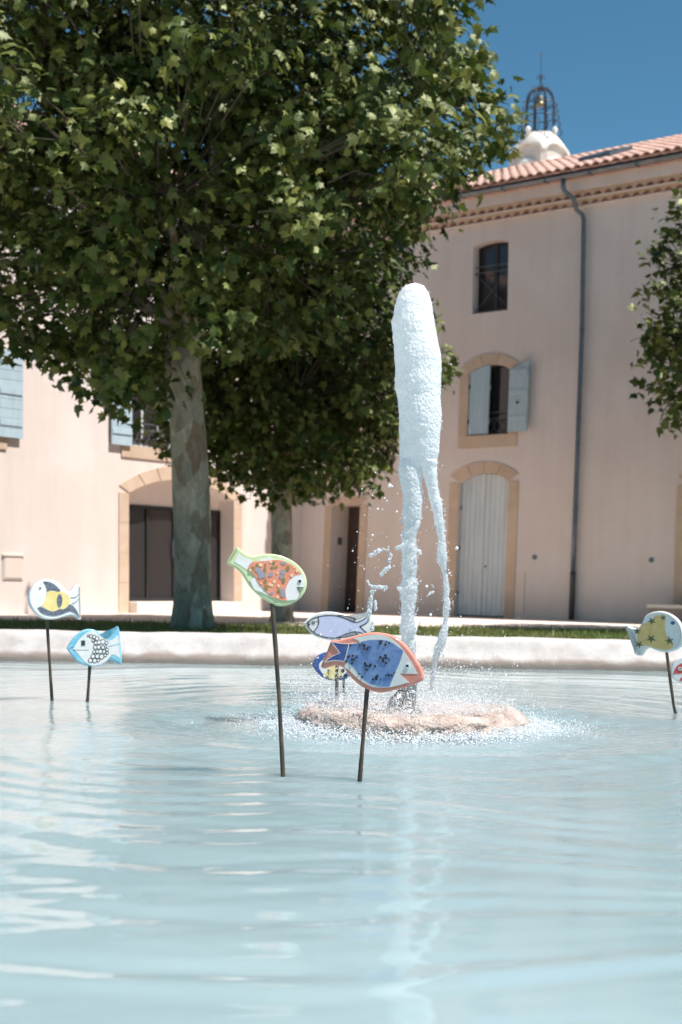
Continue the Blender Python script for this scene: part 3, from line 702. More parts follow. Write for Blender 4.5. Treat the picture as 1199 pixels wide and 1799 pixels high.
def left_window(h, sides):
    d0 = -.16; wn = MB()
    for a in (h['s0'], h['s1'] - .05, (h['s0'] + h['s1']) / 2 - .03): wn.box(PL, a, a + .06, d0 - .05, d0, h['z0'], h['z1'])
    wn.box(PL, h['s0'] + .06, h['s1'] - .06, d0 - .048, d0 - .002, h['z1'] - .06, h['z1']); wn.box(PL, h['s0'] + .06, h['s1'] - .06, d0 - .048, d0 - .002, h['z0'], h['z0'] + .05)
    wo = wn.build('window', mat('window_frame_paint', (.5, .5, .48), .6), lb)
    c = (h['s0'] + h['s1']) / 2
    MB().box(PL, h['s0'] + .06, c - .03, d0 - .035, d0 - .025, h['z0'] + .05, h['z1'] - .06).build('pane', M['glass'], wo)
    MB().box(PL, c + .03, h['s1'] - .06, d0 - .035, d0 - .025, h['z0'] + .05, h['z1'] - .06).build('pane', M['glass'], wo)
    railing(PL, h['s0'] + .01, h['s1'] - .01, h['z0'] + .02, h['z0'] + .48, -.06, lb, False)
    MB().box(PL, h['s0'] - .25, h['s1'] + .25, -.05, .03, h['z0'] - .24, h['z0'] - .004).build('sill', M['stone'], lb)
    w = (h['s1'] - h['s0']) / 2
    for sd in sides:
        a, b = (h['s1'] + .02, h['s1'] + .02 + w + .06) if sd > 0 else (h['s0'] - .02 - w - .06, h['s0'] - .02)
        so = MB().box(PL, a + .004, b - .004, .049, .0545, h['z0'], h['z1'] - .01).build('shutter', M['shutter'], lb)
        for z in (.2, .78, 1.35): MB().box(PL, a + .02, b - .02, .0875, .10, h['z0'] + z, h['z0'] + z + .1).build('brace', M['shutter'], so)
        n = 10; z0 = h['z0'] - .02; dz = (h['z1'] - h['z0'] + .03) / n
        hplanks(PL, a, b, z0, lambda s: z0 + dz * n, .055, .083, 9, so, M['shutter'])
        for z in (.3, 1.3): MB().box(PL, a + .1, b - .1, .0, .05, h['z0'] + z, h['z0'] + z + .03).build('hinge', M['frame'], so)
left_window(H_w2, (1, -1)); left_window(H_w1, (-1, 1))
# meter box
ma = LW_(40, 1000)[0]; mb_ = LW_(5, 1000)[0]; mz1 = LW_(20, 977)[1]; mz0 = LW_(20, 1018)[1]
mo = MB().box(PL, ma, mb_, -.05, .02, mz0, mz1).build('meter_box', M['meter'], lb)
MB().box(PL, ma + .03, mb_ - .03, .02, .03, mz0 + .03, mz1 - .03).build('meter_door', M['meter'], mo)
MB().box(PL, ma - .02, mb_ + .02, -.02, .045, mz1, mz1 + .03).build('meter_hood', M['meter'], mo)
# eaves and roof of the left wing
ev = MB().box(PL, 0, LL, 0, .3, 8.6, 8.92).build('cornice', M['plaster'], lb)
rl = MB()
for (na, za, nb, zb) in ((.5, 9.0, -4.5, 11.35), (-4.5, 11.35, -9.5, 9.0)):
    rl.add([PL(0, na, za), PL(LL, na, za), PL(LL, nb, zb), PL(0, nb, zb), PL(0, na, za - .08), PL(LL, na, za - .08), PL(LL, nb, zb - .08), PL(0, nb, zb - .08)],
           [(0, 1, 2, 3), (7, 6, 5, 4), (0, 4, 5, 1), (1, 5, 6, 2), (3, 2, 6, 7), (0, 3, 7, 4)])
rl.build('roof', M['tile'], lb)

# ------------------------------------------------------------------ belfry far behind
BY = 60.; kb = BY / FPX
bc = at(949, 238, BY); zc = at(949, 277, BY).z; zp = bc.z; BX = bc.x
bel = thing('belfry_tower', (BX, BY, 0), 'white domed belfry with wrought iron bell cage rising behind the roof', 'belfry')
hw = .90
corners = [Vector((BX, BY - hw * 1.414)), Vector((BX + hw * 1.414, BY)), Vector((BX, BY + hw * 1.414)), Vector((BX - hw * 1.414, BY))]
NA = 12; ARISE = .47
lower = []; arch = []
for f in range(4):
    p, q = corners[f], corners[(f + 1) % 4]
    for k in range(NA):
        t = k / NA; xy = p.lerp(q, t); z = zc + ARISE * math.sqrt(max(0, 1 - (2 * t - 1) ** 2))
        lower.append(Vector((xy.x, xy.y, z))); arch.append((f, t))
NR = len(lower); ctr = Vector((BX, BY, 0)); rings = [lower]
for w in (.25, .5, .75, 1.0):
    r_ = []
    for i, p in enumerate(lower):
        ang_ = math.atan2(p.y - BY, p.x - BX); tgt = Vector((BX + .64 * math.cos(ang_), BY + .64 * math.sin(ang_), zp))
        xy = p.lerp(tgt, w); z = p.z + (tgt.z - p.z) * (w ** .75); r_.append(Vector((xy.x, xy.y, z)))
    rings.append(r_)
MB().loft(rings).build('dome', M['white_plaster'], bel, False)
tw = MB()
sh_ = [Vector((BX + (c.x - BX) * .90, BY + (c.y - BY) * .90, 0)) for c in corners]
tw.loft([[Vector((c.x, c.y, 0)) for c in sh_], [Vector((c.x, c.y, zc + .35)) for c in sh_]])
tw.build('shaft', M['tower'], bel)
for f in range(4):
    p, q = corners[f], corners[(f + 1) % 4]; cen = (p + q) / 2; out = (cen - Vector((BX, BY))).normalized(); tdir = (q - p).normalized(); hl = (q - p).length / 2
    vs = []; NS = 20; fs = []
    for k in range(NS + 1):
        a = math.pi * k / NS
        for rr in (1.0, .84):
            for dn in (.05, -.18):
                xy = cen - tdir * (math.cos(a) * hl * rr) + out * dn; vs.append((xy.x, xy.y, zc - .02 + ARISE * rr * math.sin(a)))
    for k in range(NS):
        a = 4 * k; b = a + 4; fs += [(a, b, b + 2, a + 2), (a + 1, a + 3, b + 3, b + 1), (a, a + 1, b + 1, b), (a + 2, b + 2, b + 3, a + 3)]
    MB().add(vs, fs).build('arch_hood', M['white_plaster'], bel)
    # pier at the corner and the small inner half dome
    xy = cen - out * .25
    dm = MB(); rg_ = []
    for i in range(6):
        e = i / 5 * math.pi / 2
        rg_.append([Vector((xy.x + .5 * math.cos(e) * math.cos(b), xy.y + .5 * math.cos(e) * math.sin(b), zc - .52 + .42 * math.sin(e))) for b in [2 * math.pi * j / 16 for j in range(16)]])
    dm.loft(rg_).build('niche_dome', M['white_plaster'], bel, True)
for c in corners:
    d = (c - Vector((BX, BY))).normalized(); pc = c - d * .14
    MB().box(lambda x, y, z: Vector((pc.x + x, pc.y + y, z)), -.13, .13, -.13, .13, 0, zc + .06).build('pier', M['tower'], bel)
cage = MB(); zt_ = zp + 1.3; zk = zp + 2.0
cage_pts = []
for k in range(8):
    a = 2 * math.pi * k / 8 + .2; rr = .60; r0 = .045 if k % 2 == 0 else .028
    ca, sa_ = math.cos(a), math.sin(a)
    P_ = lambda r_, z: Vector((BX + r_ * ca, BY + r_ * sa_, z))
    cage.tube([P_(rr, zp - .03), P_(rr, zt_)] + [P_(rr * math.cos(e) + .04 * math.sin(e), zt_ + (zk - zt_) * math.sin(e)) for e in (.25, .5, .8, 1.1, 1.4, 1.57)], r0, 6)
    if k % 2 == 0:
        # scrolls outside the cage
        for (zz, rs) in ((zp + .16, .22), (zp + .5, .18), (zp + .8, .14), (zp + 1.08, .11), (zp + 1.32, .09)):
            cage.tube([P_(rr + rs * (1.05 - math.cos(b)) * (1 - b / 16), zz + rs * math.sin(b) * (1 - b / 16)) for b in [i * .55 for i in range(15)]], .026, 5)
        cage.tube([P_(rr + .02, zp + .3), P_(.72, zp + .05), P_(.95, zp - .1), P_(1.08, zp - .3), P_(1.0, zp - .42), P_(.92, zp - .34)], .024, 5)
        cage.tube([P_(.2, zk - .05), P_(.27, zk + .06), P_(.34, zk + .02), P_(.3, zk - .05)], .018, 5)
for z, r_, t in ((zp + .02, .6, .03), (zp + .75, .6, .022), (zt_, .6, .03), (zt_ + .1, .595, .018), (zk - .03, .2, .034)):
    cage.tube([Vector((BX + r_ * math.cos(a), BY + r_ * math.sin(a), z)) for a in [2 * math.pi * k / 24 for k in range(25)]], t, 5)
cage.tube([(BX, BY, zk - .02), (BX, BY, zk + .55)], .035, 6)
for z, w in ((zk + .42, .2), (zk + .52, .14)): cage.tube([(BX - w, BY, z), (BX + w, BY, z)], .022, 6); 
cage.tube([(BX, BY, zk + .5), (BX, BY, zk + 1.5)], .012, 5)
cage.tube([(BX - .07, BY, zk + 1.42), (BX + .07, BY, zk + 1.42)], .02, 5)
cage.tube([(BX - .05, BY, zp), (BX - .05, BY, zp + .8)], .02, 5)
cg = cage.build('bell_cage', M['iron'], bel)
bl = []
for (r_, z) in ((.03, .42), (.05, .40), (.10, .36), (.12, .26), (.135, .14), (.17, .05), (.21, 0), (.19, .005), (.10, .2)):
    bl.append([Vector((BX + r_ * math.cos(a), BY + r_ * math.sin(a), zt_ - .02 + z)) for a in [2 * math.pi * k / 16 for k in range(16)]])
be = MB().loft(bl).build('bell', M['bell'], bel, True)
MB().tube([(BX, BY, zt_ + .38), (BX, BY, zk)], .02, 6).build('bell_yoke', M['iron'], be)
for dx in (-.62, .62):
    MB().loft([[Vector((BX + dx * .9 + r_ * math.cos(a), BY - .45 + r_ * math.sin(a), zp - .12 + z)) for a in [2 * math.pi * k / 10 for k in range(10)]] for (r_, z) in ((.09, 0), (.07, .1), (.12, .2), (.11, .28), (.03, .36))]).build('finial', M['white_plaster'], bel, True)

# ------------------------------------------------------------------ trees
half = [(.0, .0), (.10, .03), (.30, -.10), (.27, .07), (.50, .10), (.40, .24), (.56, .50), (.34, .46), (.22, .56), (.17, .74), (0., 1.0)]
lp = half + [(-x, y) for (x, y) in half[-2:0:-1]]
LV = np.array([(0, .33, .0)] + [(x, y, 0) for x, y in lp]); LV[:, 2] = -.35 * LV[:, 0] ** 2 * 1.6 - .22 * (LV[:, 1] - .3) ** 2 + .05 * np.sin(LV[:, 1] * 9) * LV[:, 0]
LF = np.array([(0, i + 1, (i + 1) % len(lp) + 1) for i in range(len(lp))])
leaf_me = bpy.data.meshes.new('leaf'); leaf_me.from_pydata(LV.tolist(), [], LF.tolist()); leaf_me.materials.append(M['leaf'])
SH = np.array(half);  SIMPLE = [0, 2, 4, 6, 8, 10]
lps = [half[i] for i in SIMPLE] + [(-half[i][0], half[i][1]) for i in SIMPLE[-2:0:-1]]
lps = [(0, 0), (.30, -.10), (.27, .1), (.54, .30), (.30, .40), (.34, .62), (.16, .62), (0, 1.), (-.16, .62), (-.34, .62), (-.30, .40), (-.54, .30), (-.27, .1), (-.30, -.10)]
LV2 = np.array([(0, .33, .0)] + [(x, y, 0) for x, y in lps]); LV2[:, 2] = -.56 * LV2[:, 0] ** 2 - .22 * (LV2[:, 1] - .3) ** 2
LF2 = np.array([(0, i + 1, (i + 1) % len(lps) + 1) for i in range(len(lps))])
def inside(poly, x, y):
    n = len(poly); r = np.zeros(x.shape, bool); j = n - 1
    for i in range(n):
        xi, yi = poly[i]; xj, yj = poly[j]
        c = ((yi > y) != (yj > y)) & (x < (xj - xi) * (y - yi) / (yj - yi + 1e-9) + xi); r ^= c; j = i
    return r
CXn, CYn, En = np.array(CX), np.array(CY), np.array(EYE)
def projn(P):
    d = P - En; return 599.5 + FPX * (d @ CXn) / d[:, 1], HZ - FPX * (d @ CYn) / d[:, 1]
def norm(v): return v / (np.linalg.norm(v, axis=-1, keepdims=True) + 1e-9)
def tree(label, base, trunk, cen, rad, poly, ncl, nleaf, size, seed, limbs, sig=.26, shell_lo=.3, bmat='bark', holes=(), topf=1., dmin=1.3, brad=.84):
    r = np.random.default_rng(seed); rnd = random.Random(seed)
    t = thing('plane_tree', base, label, 'tree', 'plane trees around the pool')
    cen = np.array(cen); rad = np.array(rad)
    # boughs: flattened leafy masses spread over an uneven crown; leaf clusters fill each bough
    lob = r.normal(0, 1, (26, 3)); lob = norm(lob); lamp = r.uniform(-.13, .12, 26)
    def crown_pts(n, lo, hi=1., pw=.55):
        d = norm(r.normal(0, 1, (n, 3))); rr = lo + (hi - lo) * r.random(n) ** pw
        bumpf = 1 + (np.exp(-((1 - d @ lob.T) / .10)) * lamp).sum(1)
        P = cen + d * rad * (rr * bumpf)[:, None]; P[:, 2] = np.where(P[:, 2] > cen[2], cen[2] + (P[:, 2] - cen[2]) * topf, P[:, 2])
        return P
    def ok(P):
        x, y = projn(P); k = inside(poly, x, y)
        for (hx, hy, hr) in holes: k &= ((x - hx) ** 2 + (y - hy) ** 2) > hr * hr
        tt = (P - np.array(COR)) @ np.array(SD) / SUN.dot(SD); hit = P - tt[:, None] * np.array(SUN); uh = (hit - np.array(COR)) @ np.array(ND); k &= (hit[:, 2] < -.45) | (uh > 9.6)
        return k
    bou = []
    P = crown_pts(9000, .35); P = P[ok(P)]
    for p in P:
        if all((p[0] - q[0]) ** 2 + (p[1] - q[1]) ** 2 + ((p[2] - q[2]) * 1.5) ** 2 > dmin * dmin for q in bou): bou.append(p)
    bou = np.array(bou); nb = len(bou); bdir = norm((bou - cen) / rad)
    C = []; BD = []
    while len(C) < ncl * .75:
        bi = r.integers(0, nb, 2000); d = norm(r.normal(0, 1, (2000, 3))); q = r.random(2000) ** .42
        off = d * q[:, None] * np.array([brad, brad, brad * .5]) * r.uniform(.75, 1.15, 2000)[:, None]
        hz = np.c_[bdir[bi, :2], np.zeros(2000)]; off[:, 2] -= .30 * (off * hz).sum(1)
        P = bou[bi] + off; k = ok(P); C += list(P[k]); BD += list(norm(norm(d * np.array([1, 1, 1.6])) * .8 + bdir[bi] * .55)[k])
    nbt = int(ncl * .75); C = C[:nbt]; BD = BD[:nbt]
    P = crown_pts(12000, .0, .82, .5); P = P[ok(P)][:ncl - nbt]
    C = np.array(C + list(P)); ncl = len(C); dirs = np.array(BD + list(norm((P - cen) / rad)))
    cdir = norm(r.normal(0, 1, (ncl, 3))); cnt = r.poisson(nleaf, ncl); ci = np.repeat(np.arange(ncl), cnt); n = len(ci)
    off = np.clip(r.normal(0, 1, (n, 3)), -1.7, 1.7) * np.array([sig, sig, sig * .72]); P = C[ci] + off + dirs[ci] * .05
    out = dirs[ci]
    # leaf blades: faces tilted up and outward, tips hanging outward and down
    nrm = norm(out * .5 + np.array(SUN) * .62 + np.array([0, -.12, 0]) + cdir[ci] * .35 + r.normal(0, .45, (n, 3)))
    tip = out * .55 + np.array([0, 0, -.55]) + r.normal(0, .5, (n, 3)); tip = norm(tip - nrm * (tip * nrm).sum(1)[:, None]); side = np.cross(tip, nrm)
    S = size * r.uniform(.55, 1.2, n) * (1 - .25 * (r.random(n) < .3))
    # nearest leaf in every small patch of the crown front becomes an object of its own
    x, y = projn(P); dist = np.linalg.norm(P - En, axis=1); inframe = (x > 2) & (x < 1197) & (y > 2) & (y < 1100)
    cell = (np.floor(x / 26).astype(int) * 1000 + np.floor(y / 26).astype(int)); best = {}
    for i in np.where(inframe)[0]:
        c = cell[i]
        if c not in best or dist[i] < dist[best[c]]: best[c] = i
    cand = sorted(best.values(), key=lambda i: dist[i] / S[i])[:300]
    solo = np.zeros(n, bool); solo[cand] = True
    b0 = np.array(base)
    for i in cand:
        o = link('leaf', leaf_me, None, t); m = np.eye(4)
        m[:3, 0] = side[i] * S[i]; m[:3, 1] = tip[i] * S[i]; m[:3, 2] = nrm[i] * S[i]; m[:3, 3] = P[i] - b0
        o.matrix_local = Matrix(m.tolist())
    k = ~solo; P, side, tip, nrm, S = P[k], side[k], tip[k], nrm[k], S[k]; n = len(P)
    bend = r.uniform(.5, 1.8, n); LV, LF = LV2, LF2
    V = P[:, None] + S[:, None, None] * (LV[None, :, 0:1] * side[:, None] + LV[None, :, 1:2] * tip[:, None] + (LV[None, :, 2:3] * bend[:, None, None]) * nrm[:, None]) - b0
    nv = len(LV); F = (LF[None] + (np.arange(n) * nv)[:, None, None]).reshape(-1, 3)
    me = bpy.data.meshes.new('crown'); me.vertices.add(n * nv); me.vertices.foreach_set('co', V.astype(np.float32).ravel())
    me.loops.add(F.size); me.loops.foreach_set('vertex_index', F.astype(np.int32).ravel()); me.polygons.add(len(F))
    me.polygons.foreach_set('loop_start', np.arange(0, F.size, 3, dtype=np.int32)); me.update(calc_edges=True); me.validate()
    a = me.attributes.new('rnd', 'FLOAT', 'FACE'); a.data.foreach_set('value', np.repeat(np.clip(r.random(n), 0, .99), len(LF)).astype(np.float32))
    tag(link('crown', me, M['leaf'], t), kind='stuff')
    # trunk: bulging, slightly leaning, flared at the foot
    tp, tr = trunk; rings = []; NSG = 20; LVL = 34
    for i in range(LVL + 1):
        f = i / LVL; g_ = f * (len(tp) - 1); j = min(int(g_), len(tp) - 2); w = g_ - j
        c = Vector(tp[j]).lerp(Vector(tp[j + 1]), w); rad_ = tr[j] * (1 - w) + tr[j + 1] * w; ring = []
        for q in range(NSG):
            a_ = 2 * math.pi * q / NSG; dv = Vector((math.cos(a_), math.sin(a_), 0))
            nn = 1 + .10 * mnoise.noise(Vector((c.x * 3 + dv.x * .9, c.y * 3 + dv.y * .9, c.z * .9 + seed))) + .05 * mnoise.noise(Vector((dv.x * 2.2, dv.y * 2.2, c.z * 3 + seed)))
            if f < .08: nn += .25 * (1 - f / .08) * (.6 + .4 * math.cos(a_ * 4 + seed))
            ring.append(c + dv * rad_ * nn)
        rings.append(ring)
    tk = MB().loft(rings).build('trunk', M[bmat], t, True)
    # limbs
    top = Vector(tp[-1])
    for (ex, ey, ez, r0) in limbs:
        st = Vector(tp[-2]).lerp(top, rnd.uniform(.2, .9)); en = Vector((ex, ey, ez)); mid = st.lerp(en, .5) + Vector((0, 0, .25 * (en - st).length * .5)) + Vector((rnd.uniform(-.2, .2), rnd.uniform(-.2, .2), 0))
        pts_ = [(st * (1 - q) ** 2 + mid * 2 * q * (1 - q) + en * q * q) + Vector((rnd.uniform(-.04, .04), rnd.uniform(-.04, .04), 0)) for q in [k_ / 9 for k_ in range(10)]]
        MB().tube(pts_, [r0 * (1 - .72 * k_ / 9) for k_ in range(10)], 10).build('limb', M[bmat], t, True)
    # twigs from limb ends to leaf clusters
    tw_ = MB(); ends = [Vector((e[0], e[1], e[2])) for e in limbs]
    for i in range(0, ncl):
        c = Vector(C[i]); e = min(ends, key=lambda q: (q - c).length); e = c + (e - c).normalized() * min(.9, (e - c).length) + Vector((0, 0, -.1)); m_ = e.lerp(c, .5) + Vector((rnd.uniform(-.1, .1), rnd.uniform(-.1, .1), .08))
        tw_.tube([e, m_, c + Vector(dirs[i]) * .25], [.014, .009, .004], 4, False)
    tag(tw_.build('twigs', M['twig'], t), kind='stuff')
    return t
def gpt(px, Y): p = at(px, 1000, Y); return p.x
# big tree in front
T1Y = 20.0; b1 = Vector((gpt(342, T1Y), T1Y, GZ))
def tpt(px, py, Y, dy=0): p = at(px, py, Y); return (p.x, p.y + dy, p.z)
tr1 = ([(b1.x, b1.y, GZ - .02), tpt(341, 1000, T1Y), tpt(337, 900, T1Y), tpt(332, 800, T1Y), tpt(326, 720, T1Y), tpt(322, 640, T1Y), tpt(330, 560, T1Y, .1)], [.27, .255, .26, .255, .25, .25, .27])
poly1 = [(-400, -700), (900, -700), (850, -200), (806, 0), (812, 90), (838, 150), (888, 178), (874, 235), (850, 285), (795, 328), (768, 392), (735, 436), (700, 470), (655, 520), (590, 565), (520, 590), (455, 612), (420, 585), (385, 600), (330, 620), (298, 680), (250, 708), (190, 714), (120, 708), (70, 678), (28, 610), (-25, 560), (-400, 560)]
c1 = (gpt(330, T1Y), T1Y, 7.6)
tree('large plane tree with thick mottled trunk beside the orange and lime fish', b1, tr1, c1, (4.75, 4.1, 4.85), poly1, 1520, 29, .182, 11,
     [(*tpt(160, 480, T1Y), .13), (*tpt(480, 430, T1Y, -.6), .14), (*tpt(640, 250, T1Y, .4), .12), (*tpt(330, 250, T1Y, .5), .16), (*tpt(60, 280, T1Y, -.8), .12), (*tpt(420, 60, T1Y, -.9), .11), (*tpt(720, 100, T1Y), .09), (*tpt(200, 60, T1Y, 1), .11), (*tpt(300, 300, T1Y, 2.4), .11), (*tpt(330, 400, T1Y, -2.2), .1)],
     .23, .28, topf=.68, holes=((115, 45, 26), (305, 22, 20), (370, 45, 22), (205, 22, 14), (30, 105, 14), (15, 570, 22), (55, 590, 16), (105, 520, 12)))
# second tree behind
T2Y = 24.4; b2 = Vector((gpt(497, T2Y), T2Y, GZ))
tr2 = ([(b2.x, b2.y, GZ - .02), tpt(497, 1030, T2Y), tpt(496, 960, T2Y), tpt(495, 890, T2Y), tpt(496, 820, T2Y), tpt(500, 760, T2Y)], [.2, .185, .18, .175, .175, .18])
poly2 = [(268, 640), (300, 560), (380, 510), (500, 480), (690, 480), (762, 510), (782, 560), (775, 640), (760, 690), (712, 740), (690, 790), (655, 815), (622, 850), (560, 868), (500, 860), (432, 862), (396, 835), (378, 780), (330, 800), (296, 790), (280, 740)]
tree('smaller plane tree standing behind the large tree near the house corner', b2, tr2, (gpt(525, T2Y), T2Y, 4.2), (2.75, 2.1, 2.35), poly2, 600, 27, .16, 23,
     [(*tpt(400, 640, T2Y), .08), (*tpt(600, 600, T2Y, -.4), .08), (*tpt(690, 640, T2Y), .07), (*tpt(510, 560, T2Y, .5), .09), (*tpt(470, 500, T2Y, -.8), .07), (*tpt(560, 680, T2Y, 1.2), .06), (*tpt(520, 700, T2Y, -1.2), .06)], .22, .25, topf=.72, dmin=.95, brad=.58)
# tree at the right edge
T3Y = 22.; b3 = Vector((gpt(1335, T3Y), T3Y, GZ))
tr3 = ([(b3.x, b3.y, GZ - .02), tpt(1335, 1000, T3Y), tpt(1334, 900, T3Y), tpt(1336, 800, T3Y), tpt(1335, 700, T3Y)], [.2, .19, .185, .18, .18])
poly3 = [(1650, 200), (1260, 270), (1200, 335), (1190, 400), (1172, 430), (1148, 490), (1140, 560), (1118, 596), (1136, 630), (1156, 672), (1170, 708), (1194, 728), (1192, 775), (1230, 795), (1400, 820), (1650, 800)]
tree('plane tree with pale lit leaves in front of the drainpipe wall', b3, tr3, (gpt(1335, T3Y), T3Y, 4.95), (2.25, 2.1, 2.3), poly3, 330, 22, .17, 31,
     [(*tpt(1240, 600, T3Y), .07), (*tpt(1400, 560, T3Y), .08), (*tpt(1300, 450, T3Y), .08), (*tpt(1340, 500, T3Y, -.9), .07), (*tpt(1210, 480, T3Y), .05)], .22, .25, dmin=.75, brad=.55)

# ------------------------------------------------------------------ fountain rock, nozzle, jet
RC = Vector((at(724, 1262, 8.05).x, 8.1, 0))
def rock():
    mb = MB(); NSEG = 120; prof = [(0, .085), (.2, .09), (.38, .098), (.5, .108), (.575, .115), (.615, .108), (.645, .085), (.665, .05), (.672, .012), (.665, -.05), (.64, -.2), (.6, -.5)]
    prof2 = []
    for i in range(len(prof) - 1):
        for k in range(4): t = k / 4; prof2.append(tuple(a * (1 - t) + b * t for a, b in zip(prof[i], prof[i + 1])))
    prof2.append(prof[-1]); rings = []
    for (r_, z) in prof2[1:]:
        ring = []
        for k in range(NSEG):
            a = 2 * math.pi * k / NSEG; w = 1 + .06 * mnoise.noise(Vector((math.cos(a) * 1.4, math.sin(a) * 1.4, 3))) + .03 * mnoise.noise(Vector((math.cos(a) * 5, math.sin(a) * 5, 7)))
            p = Vector((RC.x + r_ * w * math.cos(a), RC.y + r_ * w * .92 * math.sin(a), z))
            q = mnoise.noise_vector(p * 9) * .016 + mnoise.noise_vector(p * 26) * .009 + mnoise.noise_vector(p * 60) * .004
            pit = mnoise.noise(p * 14 + Vector((5, 5, 5)))
            if pit > .38: q += (Vector((RC.x, RC.y, p.z)) - p).normalized() * (pit - .38) * .12 - Vector((0, 0, (pit - .38) * .06))
            ring.append(p + q)
        rings.append(ring)
    return mb.loft(rings, True)
rm = mat('tufa_rock', (.44, .335, .275), .4, (.58, .475, .41), 16, 7, .3, .65, .8, 50, .3, c3=(.28, .19, .15), s3=7)
ro = rock().build('fountain_rock', rm, None, True, loc=(RC.x, RC.y, -.5))
tag(ro, 'flat round pitted limestone block at the foot of the water jet', 'rock')
nzx = at(716, 1225, 8.05).x
nz_ = MB(); NB = []
for (r_, z) in ((.085, .06), (.085, .10), (.062, .115), (.062, .13), (.052, .135), (.052, .29), (.058, .292), (.058, .31), (.03, .312)):
    NB.append([Vector((nzx + r_ * math.cos(a), 8.05 + r_ * math.sin(a), z)) for a in [2 * math.pi * k / 24 for k in range(24)]])
no = nz_.loft(NB).build('jet_nozzle', M['steel'], None, False, loc=(nzx, 8.05, .09)); tag(no, 'short steel jet nozzle standing on the fountain rock', 'nozzle')
elb = MB().tube([(nzx - .03, 8.02, .2), (nzx - .075, 8.0, .15), (nzx - .1, 7.99, .08)], [.03, .032, .04], 12).build('pipe_elbow', M['steel'], no, True)

def px_ring(xl, xr, py, Y, sq=1., n=20):
    c = at((xl + xr) / 2, py, Y); r_ = (xr - xl) / 2 * Y / FPX
    return [Vector((c.x + r_ * math.cos(a), c.y + r_ * sq * math.sin(a), c.z)) for a in [2 * math.pi * k / n for k in range(n)]]
def crop(l, ox, oy, s): return [(oy + y / s, ox + a / s, ox + b / s) for (y, a, b) in l]
colm = crop([(61, 292, 320), (68, 262, 348), (82, 238, 372), (120, 210, 398), (180, 192, 412), (250, 178, 418), (300, 168, 428), (380, 174, 445), (450, 178, 462), (520, 180, 474), (600, 188, 470), (700, 190, 468), (760, 203, 467), (860, 208, 470), (950, 212, 466), (1050, 216, 458), (1120, 215, 450), (1165, 213, 444)], 640, 480, 3.461)
main = crop([(1140, 214, 350), (1180, 206, 345), (1260, 212, 352), (1310, 225, 355), (1370, 240, 357), (1430, 236, 352), (1480, 228, 350)], 640, 480, 3.461) + \
    crop([(140, 480, 630), (200, 490, 608), (280, 470, 595), (330, 478, 592), (380, 470, 600), (420, 480, 600), (470, 478, 600), (560, 474, 598), (610, 485, 590), (650, 468, 603), (700, 447, 600), (740, 472, 590), (780, 470, 596), (820, 478, 585), (860, 465, 588), (900, 474, 580), (950, 466, 590), (1030, 462, 592), (1070, 478, 575), (1110, 470, 590), (1180, 490, 590), (1260, 500, 585), (1340, 505, 575), (1440, 518, 568)], 600, 880, 4.496)
strand = crop([(1140, 340, 446), (1180, 352, 442), (1240, 365, 445), (1300, 380, 449), (1360, 398, 460)], 640, 480, 3.461) + \
    crop([(0, 704, 795), (60, 712, 800), (100, 722, 803), (160, 738, 812), (200, 752, 815), (260, 760, 818), (300, 764, 826), (400, 755, 830), (460, 762, 836), (500, 772, 834), (560, 790, 838), (600, 800, 846), (700, 806, 852), (760, 804, 850), (800, 808, 858), (860, 806, 852), (900, 812, 855), (960, 798, 848), (1000, 792, 850), (1080, 765, 835), (1150, 735, 815), (1190, 724, 808), (1220, 722, 790), (1300, 712, 765), (1380, 700, 750), (1440, 695, 735), (1500, 700, 725)], 600, 880, 4.496)
jm = MB()
cq = [1.] * (len(colm) - 4) + [.92, .8, .68, .55]; mq = [1.0, 1.0, .95, .95, 1.] + [1.] * (len(main) - 5); sq_ = [1.25, 1.2, 1.1, 1.05, 1.] + [1.] * (len(strand) - 5)
jm.loft([px_ring(a, b, y, 8.05, q) for (y, a, b), q in zip(colm, cq)]); jm.loft([px_ring(a, b, y, 8.05, q) for (y, a, b), q in zip(main, mq)]); jm.loft([px_ring(a, b, y, 8.04, q) for (y, a, b), q in zip(strand, sq_)])
def caps(mb, x0, y0, x1, y1, w, Y, ox=600, oy=880, s=4.496, n=12, bumpy=0., seg=7):
    p, q = at(ox + x0 / s, oy + y0 / s, Y), at(ox + x1 / s, oy + y1 / s, Y); r_ = w / 2 / s * Y / FPX; d = (q - p); L = d.length; d = d / max(L, 1e-6); pts = []; rr = []
    ts = [-1, -.7, -.3] + [None] * (seg - 2) + [.3, .7, 1]
    for k, t in enumerate(ts):
        if t is None: f = (k - 3) / max(1, seg - 3); pts.append(p.lerp(q, f)); rr.append(r_ * (1 + bumpy * math.sin(k * 2.1 + x0)))
        elif t < 0: pts.append(p + d * (r_ * t)); rr.append(r_ * math.sqrt(max(.02, 1 - t * t)))
        else: pts.append(q + d * (r_ * t)); rr.append(r_ * math.sqrt(max(.02, 1 - t * t)))
    mb.tube(pts, rr, n)
for c in ((437, 372, 510, 345, 38), (510, 345, 560, 270, 40), (560, 270, 605, 170, 44), (570, 388, 615, 392, 26), (612, 395, 628, 420, 28), (640, 78, 690, 42, 10), (742, 150, 738, 195, 20), (450, 690, 470, 700, 34), (596, 640, 600, 660, 26), (585, 1000, 575, 1040, 40)):
    caps(jm, *c, 7.97)
jet = jm.build('water_jet', clear_low(M['foam']), None, True, loc=(JX, JY, .3))
md = jet.modifiers.new('Remesh', 'REMESH'); md.mode = 'VOXEL'; md.voxel_size = .0052; md.use_smooth_shade = True
md = jet.modifiers.new('Smooth', 'SMOOTH'); md.factor = .5; md.iterations = 4
t1 = bpy.data.textures.new('lumps', 'CLOUDS'); t1.noise_scale = .085; t1.noise_depth = 1
